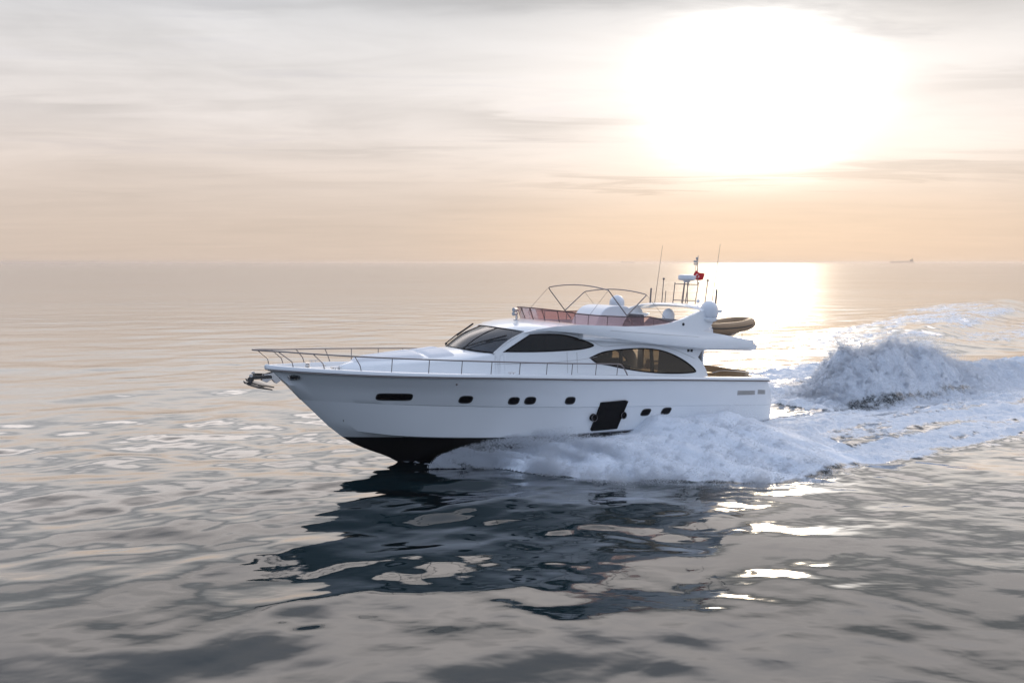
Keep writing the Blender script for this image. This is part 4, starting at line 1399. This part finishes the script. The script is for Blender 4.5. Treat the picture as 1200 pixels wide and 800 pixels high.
# ------------------------------------------------------------------ tender on the flybridge deck
def build_tender():
    e = empty('inflatable_dinghy'); mw = BOAT.copy(); mw.translation = b2w((2.12, .55, 3.97)); e.matrix_world = mw
    tag(e, 'tan inflatable dinghy stowed on the aft end of the flybridge deck', 'dinghy')
    # local x forward of the yacht; the dinghy points aft (-x)
    side = []
    prof = [(1.15, .60, .56), (.8, .66, .55), (.2, .68, .56), (-.6, .67, .62), (-1.2, .58, .70), (-1.6, .38, .77), (-1.80, .0, .80)]
    pts = prof + [(x, -t, z) for x, t, z in prof[-2::-1]]
    rad = [.10, .19, .215, .215, .215, .21, .20, .21, .215, .215, .215, .19, .10]
    mb = MB(); mb.tube([(x, t, z) for x, t, z in pts], rad, 14, smooth=5)
    tb = mb.build('tube', M['rib'], e, smooth=60)
    for sd in (1, -1):
        MB().tube([(x, sd * (t + .205 * (1 if t > .1 else .3)), z + .0) for x, t, z in prof[:-1]], .026, 6, smooth=4).build('rubbing_strake', M['curtain'], tb)
    mb = MB(); rings = []
    for x, w, zk, zt in ((1.2, .58, .12, .5), (.4, .6, .10, .52), (-.5, .56, .12, .56), (-1.1, .40, .24, .62), (-1.5, .18, .44, .70), (-1.66, .03, .62, .74)):
        rings.append([(x, -w, zt), (x, -w * .85, zk + (zt - zk) * .45), (x, 0, zk), (x, w * .85, zk + (zt - zk) * .45), (x, w, zt), (x, 0, zt - .04)])
    mb.loft(rings); mb.build('hull', M['ribhull'], e, smooth=30)
    mb = MB(); rings = []
    for x, w, z0_, z1 in ((1.0, .10, .25, .55), (1.1, .26, .12, .70), (1.4, .30, .08, .74), (1.7, .28, .10, .70), (1.95, .20, .16, .55), (2.02, .08, .22, .45)):
        rings.append([(x - .1, .62 + w * math.cos(a), (z0_ + z1) / 2 + (z1 - z0_) / 2 * math.sin(a)) for a in np.linspace(0, 2 * math.pi, 17)[:-1]])
    mb.loft(rings); mb.build('engine_cover', M['plastic'], e, smooth=50)
    mb = MB(); mb.tube([(1.0, -.25, .62), (.95, -.25, 1.02), (.95, .25, 1.02), (1.0, .25, .62)], .016, 7, smooth=3); mb.build('grab_rail', M['antenna'], e)
    mb = MB()
    for x in (.8, -.7):
        mb.prism([(x - .05, -.045), (x + .05, -.045), (x + .05, .2), (x - .05, .2)], -.5, .5)
    mb.build('chock', M['rubber'], e, smooth=0, bevel=.01)
    mb = MB(); mb.tube([(-1.25, .3, .05), (-1.25, .3, .34)], .012, 6); mb.tube([(-1.05, .3, .05), (-1.5, .3, .05)], .012, 6); mb.build('lashing', M['rubber'], e)


build_tender()

# ------------------------------------------------------------------ spray: loose droplets over the foam
def droplet_material(name):
    m = bpy.data.materials.new(name); m.use_nodes = True
    t = NT(m.node_tree); t.n.clear()
    d = t.node('ShaderNodeBsdfDiffuse'); d.inputs[0].default_value = (0.93, 0.96, 1.0, 1)
    tl = t.node('ShaderNodeBsdfTranslucent'); tl.inputs[0].default_value = (0.95, 0.97, 1.0, 1)
    mx = t.node('ShaderNodeMixShader'); mx.inputs[0].default_value = 0.62
    t.l.new(d.outputs[0], mx.inputs[1]); t.l.new(tl.outputs[0], mx.inputs[2])
    o = t.node('ShaderNodeOutputMaterial'); t.l.new(mx.outputs[0], o.inputs[0])
    return m


SPRAY_MAT = droplet_material('spray_water')
TET = np.array([(1, 1, 1), (1, -1, -1), (-1, 1, -1), (-1, -1, 1)], float) / math.sqrt(3)
TETF = np.array([(0, 1, 2), (0, 3, 1), (0, 2, 3), (1, 3, 2)])


def droplets(name, P, size, label, stretch=1.6):
    n = len(P)
    q = rng.normal(size=(n, 4)); q /= np.linalg.norm(q, axis=1)[:, None]
    w, x, y, z = q.T
    Rm = np.stack([np.stack([1 - 2 * (y * y + z * z), 2 * (x * y - z * w), 2 * (x * z + y * w)], -1),
                   np.stack([2 * (x * y + z * w), 1 - 2 * (x * x + z * z), 2 * (y * z - x * w)], -1),
                   np.stack([2 * (x * z - y * w), 2 * (y * z + x * w), 1 - 2 * (x * x + y * y)], -1)], 1)
    V = np.einsum('nij,kj->nki', Rm, TET) * size[:, None, None]
    ax = np.array([f0.x, f0.y, 0.0])           # slightly drawn out along the flow
    V = V + (V @ ax)[..., None] * ax * (stretch - 1)
    V = V + P[:, None, :]
    F = (np.arange(n)[:, None, None] * 4 + TETF[None]).reshape(-1, 3)
    me = fast_mesh(name, V.reshape(-1, 3), F, SPRAY_MAT)
    o = bpy.data.objects.new(name, me); COL.objects.link(o)
    tag(o, label, 'spray', kind='stuff')
    return o


def surf(a, b):
    x, y = to_xy(a, b)
    h, fm, _ = wake(x, y)
    return x, y, h, fm


HG_S = np.linspace(0.4, 18, 420); HG_Z = np.linspace(0.2, 3.0, 36)
HG = np.array([[hull_t(s, z) for z in HG_Z] for s in HG_S])


def hull_t_fast(s, z):
    i = np.clip(((s - HG_S[0]) / (HG_S[1] - HG_S[0])).round().astype(int), 0, 419)
    j = np.clip(((z - HG_Z[0]) / (HG_Z[1] - HG_Z[0])).round().astype(int), 0, 35)
    return HG[i, j]


def keep_out_of_hull(a, b, z):
    zb = (z - ORG.z - a * math.sin(TR)) / math.cos(TR)
    ok = np.ones(len(a), bool)
    m = (a > 0) & (a < 18)
    ht = hull_t_fast(a[m], zb[m])
    ok[m] = np.abs(b[m]) > ht + .03
    return ok


ROOT = table([(15.6, .02), (15.2, .28), (14.5, .50), (13.5, .66), (12.5, .75), (10.5, .82)])


def bow_spray():
    PA = []; SZ_ = []
    for side, N in ((1, 330000), (-1, 30000)):
        # body of the spray: fuzz standing on the foam
        a = rng.uniform(-7, 14.6, N); bo = B_OUT(a); bi = B_IN(a)
        r = rng.beta(1.15, 1.15, N) * 1.08
        b = bi + r * (bo - bi)
        x, y, h, fm = surf(a, side * b)
        puff = np.clip(fbm(a * 1.1, b * .7, 4, 71) * 1.6 + .6, .08, 1.9)
        sc = (.05 + .20 * sst(a, 1, 5) * sst(14.2 - a, 0, 2)) * puff
        z = h + rng.exponential(1, N) * sc - .02
        k = (rng.random(N) < .12 + .88 * sst(a, 0, 3.5)) & (fm > .15 + .5 * rng.random(N)) & keep_out_of_hull(a, b, z) & (z - h < .8) & ~((a > 5) & (a < 10.6) & (r < .42) & (z - h > .03 + .25 * r))
        PA.append(np.stack([x, y, z], -1)[k]); SZ_.append(rng.gamma(4, .0015, k.sum()))
        # leading edge falling on dark water
        N2 = N // 2
        a = rng.uniform(7.6, 14.4, N2); b = B_OUT(a) + rng.normal(0, .30, N2) + .05 + .45 * fbm(a * 1.3, a * 0, 3, 95)
        x, y, h, fm = surf(a, side * b)
        z = h + np.abs(rng.normal(0, .16, N2)) * (1 + .6 * fbm(a, b, 2, 91))
        k = keep_out_of_hull(a, b, z) & (rng.random(N2) < np.clip(.35 + 1.3 * fbm(a * 1.7, b * 1.7, 4, 97), .02, .9))
        PA.append(np.stack([x, y, z], -1)[k]); SZ_.append(rng.gamma(4, .0014, k.sum()))
        # thin sheet thrown clear of the forefoot, curling outwards
        N3 = N
        a0 = rng.uniform(10.9, 15.45, N3); u = rng.random(N3) ** .8
        w = sst(15.5 - a0, 0, 4.4)
        reach = .03 + 2.8 * w; top = .02 + .55 * w
        b = np.maximum(.0, hull_t_fast(a0, 0 * a0 + .75) - .04) + u * reach
        z = ROOT(a0) * (1 - u ** 1.6) + 4 * .30 * w * u * (1 - u) * (.75 + .6 * fbm(a0 * 1.6, u * 3, 3, 41)) + rng.normal(0, .015 + .09 * w, N3)
        a = a0 - u * 1.6 * w
        streak = fbm(a0 * 3.2 + u * 2.2, u * 1.3 + a0 * .4, 4, 43) + .1
        k = keep_out_of_hull(a, b, z) & (z > -.05) & (rng.random(N3) < np.clip(.30 + 1.1 * streak, .04, .8))
        x, y = to_xy(a, side * b)
        PA.append(np.stack([x, y, z], -1)[k]); SZ_.append(rng.gamma(4, .0015, k.sum()))
    J = bow_jets(); PA.append(J); SZ_.append(rng.gamma(4, .0017, len(J)))
    droplets('bow_spray', np.concatenate(PA), np.concatenate(SZ_), 'white spray thrown up along the yacht side from its bow')


def plume():
    N = 360000
    a = rng.uniform(-22, -4, N); b = .2 + rng.normal(0, 1.0, N) * W_RO(a)
    x, y, h, fm = surf(a, b)
    puff = np.clip(fbm(a * .9, b * .9, 3, 5) + .5, .05, 1.3)
    sc = .03 + .30 * puff * sst(-a, 4.5, 6.5) * sst(-a, 18, 13)
    z = h + rng.exponential(1, N) * sc - .03
    z = np.minimum(z, h + .9)
    b2 = b + rng.normal(0, .12, N)
    x, y = to_xy(a, b2)
    k = fm > .2 + .4 * rng.random(N)
    J = plume_jets()
    droplets('wake_plume', np.concatenate([np.stack([x, y, z], -1)[k], J]), np.concatenate([rng.gamma(4, .0022, k.sum()), rng.gamma(4, .0024, len(J))]), 'tall white plume of water rising behind the yacht stern')


def jets(n, per, origin, vel, spread, tmax):
    """droplets along short ballistic arcs"""
    o = np.repeat(origin, per, 0); v = np.repeat(vel, per, 0)
    t_ = rng.random(len(o)) * np.repeat(rng.uniform(.35, 1, n), per) * tmax
    P = o + v * t_[:, None] + rng.normal(0, 1, (len(o), 3)) * (spread * (.25 + t_ / tmax))[:, None]
    P[:, 2] -= 4.9 * t_ ** 2
    return P


def bow_jets():
    n = 300
    a = 4.5 + 10.2 * rng.random(n); bi = B_IN(a); r = rng.beta(2.2, 1.0, n); b = bi + r * (B_OUT(a) - bi)
    x, y, h, fm = surf(a, b)
    sp = rng.gamma(4, .45, n)
    va = -rng.uniform(.2, 1.2, n); vb = rng.uniform(.4, 1.6, n); vz = rng.uniform(.6, 2.1, n)
    V = np.stack([va * f0.x + vb * l0.x, va * f0.y + vb * l0.y, vz], -1) * (.5 + .3 * sp)[:, None]
    P = jets(n, 240, np.stack([x, y, h], -1), V, .08, .40)
    aa, bb = to_ab(P[:, 0], P[:, 1])
    k = keep_out_of_hull(aa, bb, P[:, 2]) & (P[:, 2] > -.05) & (P[:, 2] < 1.5) & ~((aa > 5) & (aa < 10.6) & (bb < 3.6))
    return P[k]


def plume_jets():
    n = 520
    a = -4.8 - 11 * rng.random(n) ** 1.3; b = .2 + rng.normal(0, .75, n) * W_RO(a)
    x, y, h, fm = surf(a, b)
    va = -rng.uniform(-.6, 1.6, n); vb = rng.normal(0, 1.0, n); vz = rng.uniform(.7, 2.5, n)
    V = np.stack([va * f0.x + vb * l0.x, va * f0.y + vb * l0.y, vz], -1) * rng.uniform(.7, 1.25, n)[:, None]
    P = jets(n, 260, np.stack([x, y, h], -1), V, .07, .5)
    return P[P[:, 2] > .1]


bow_spray()
plume()
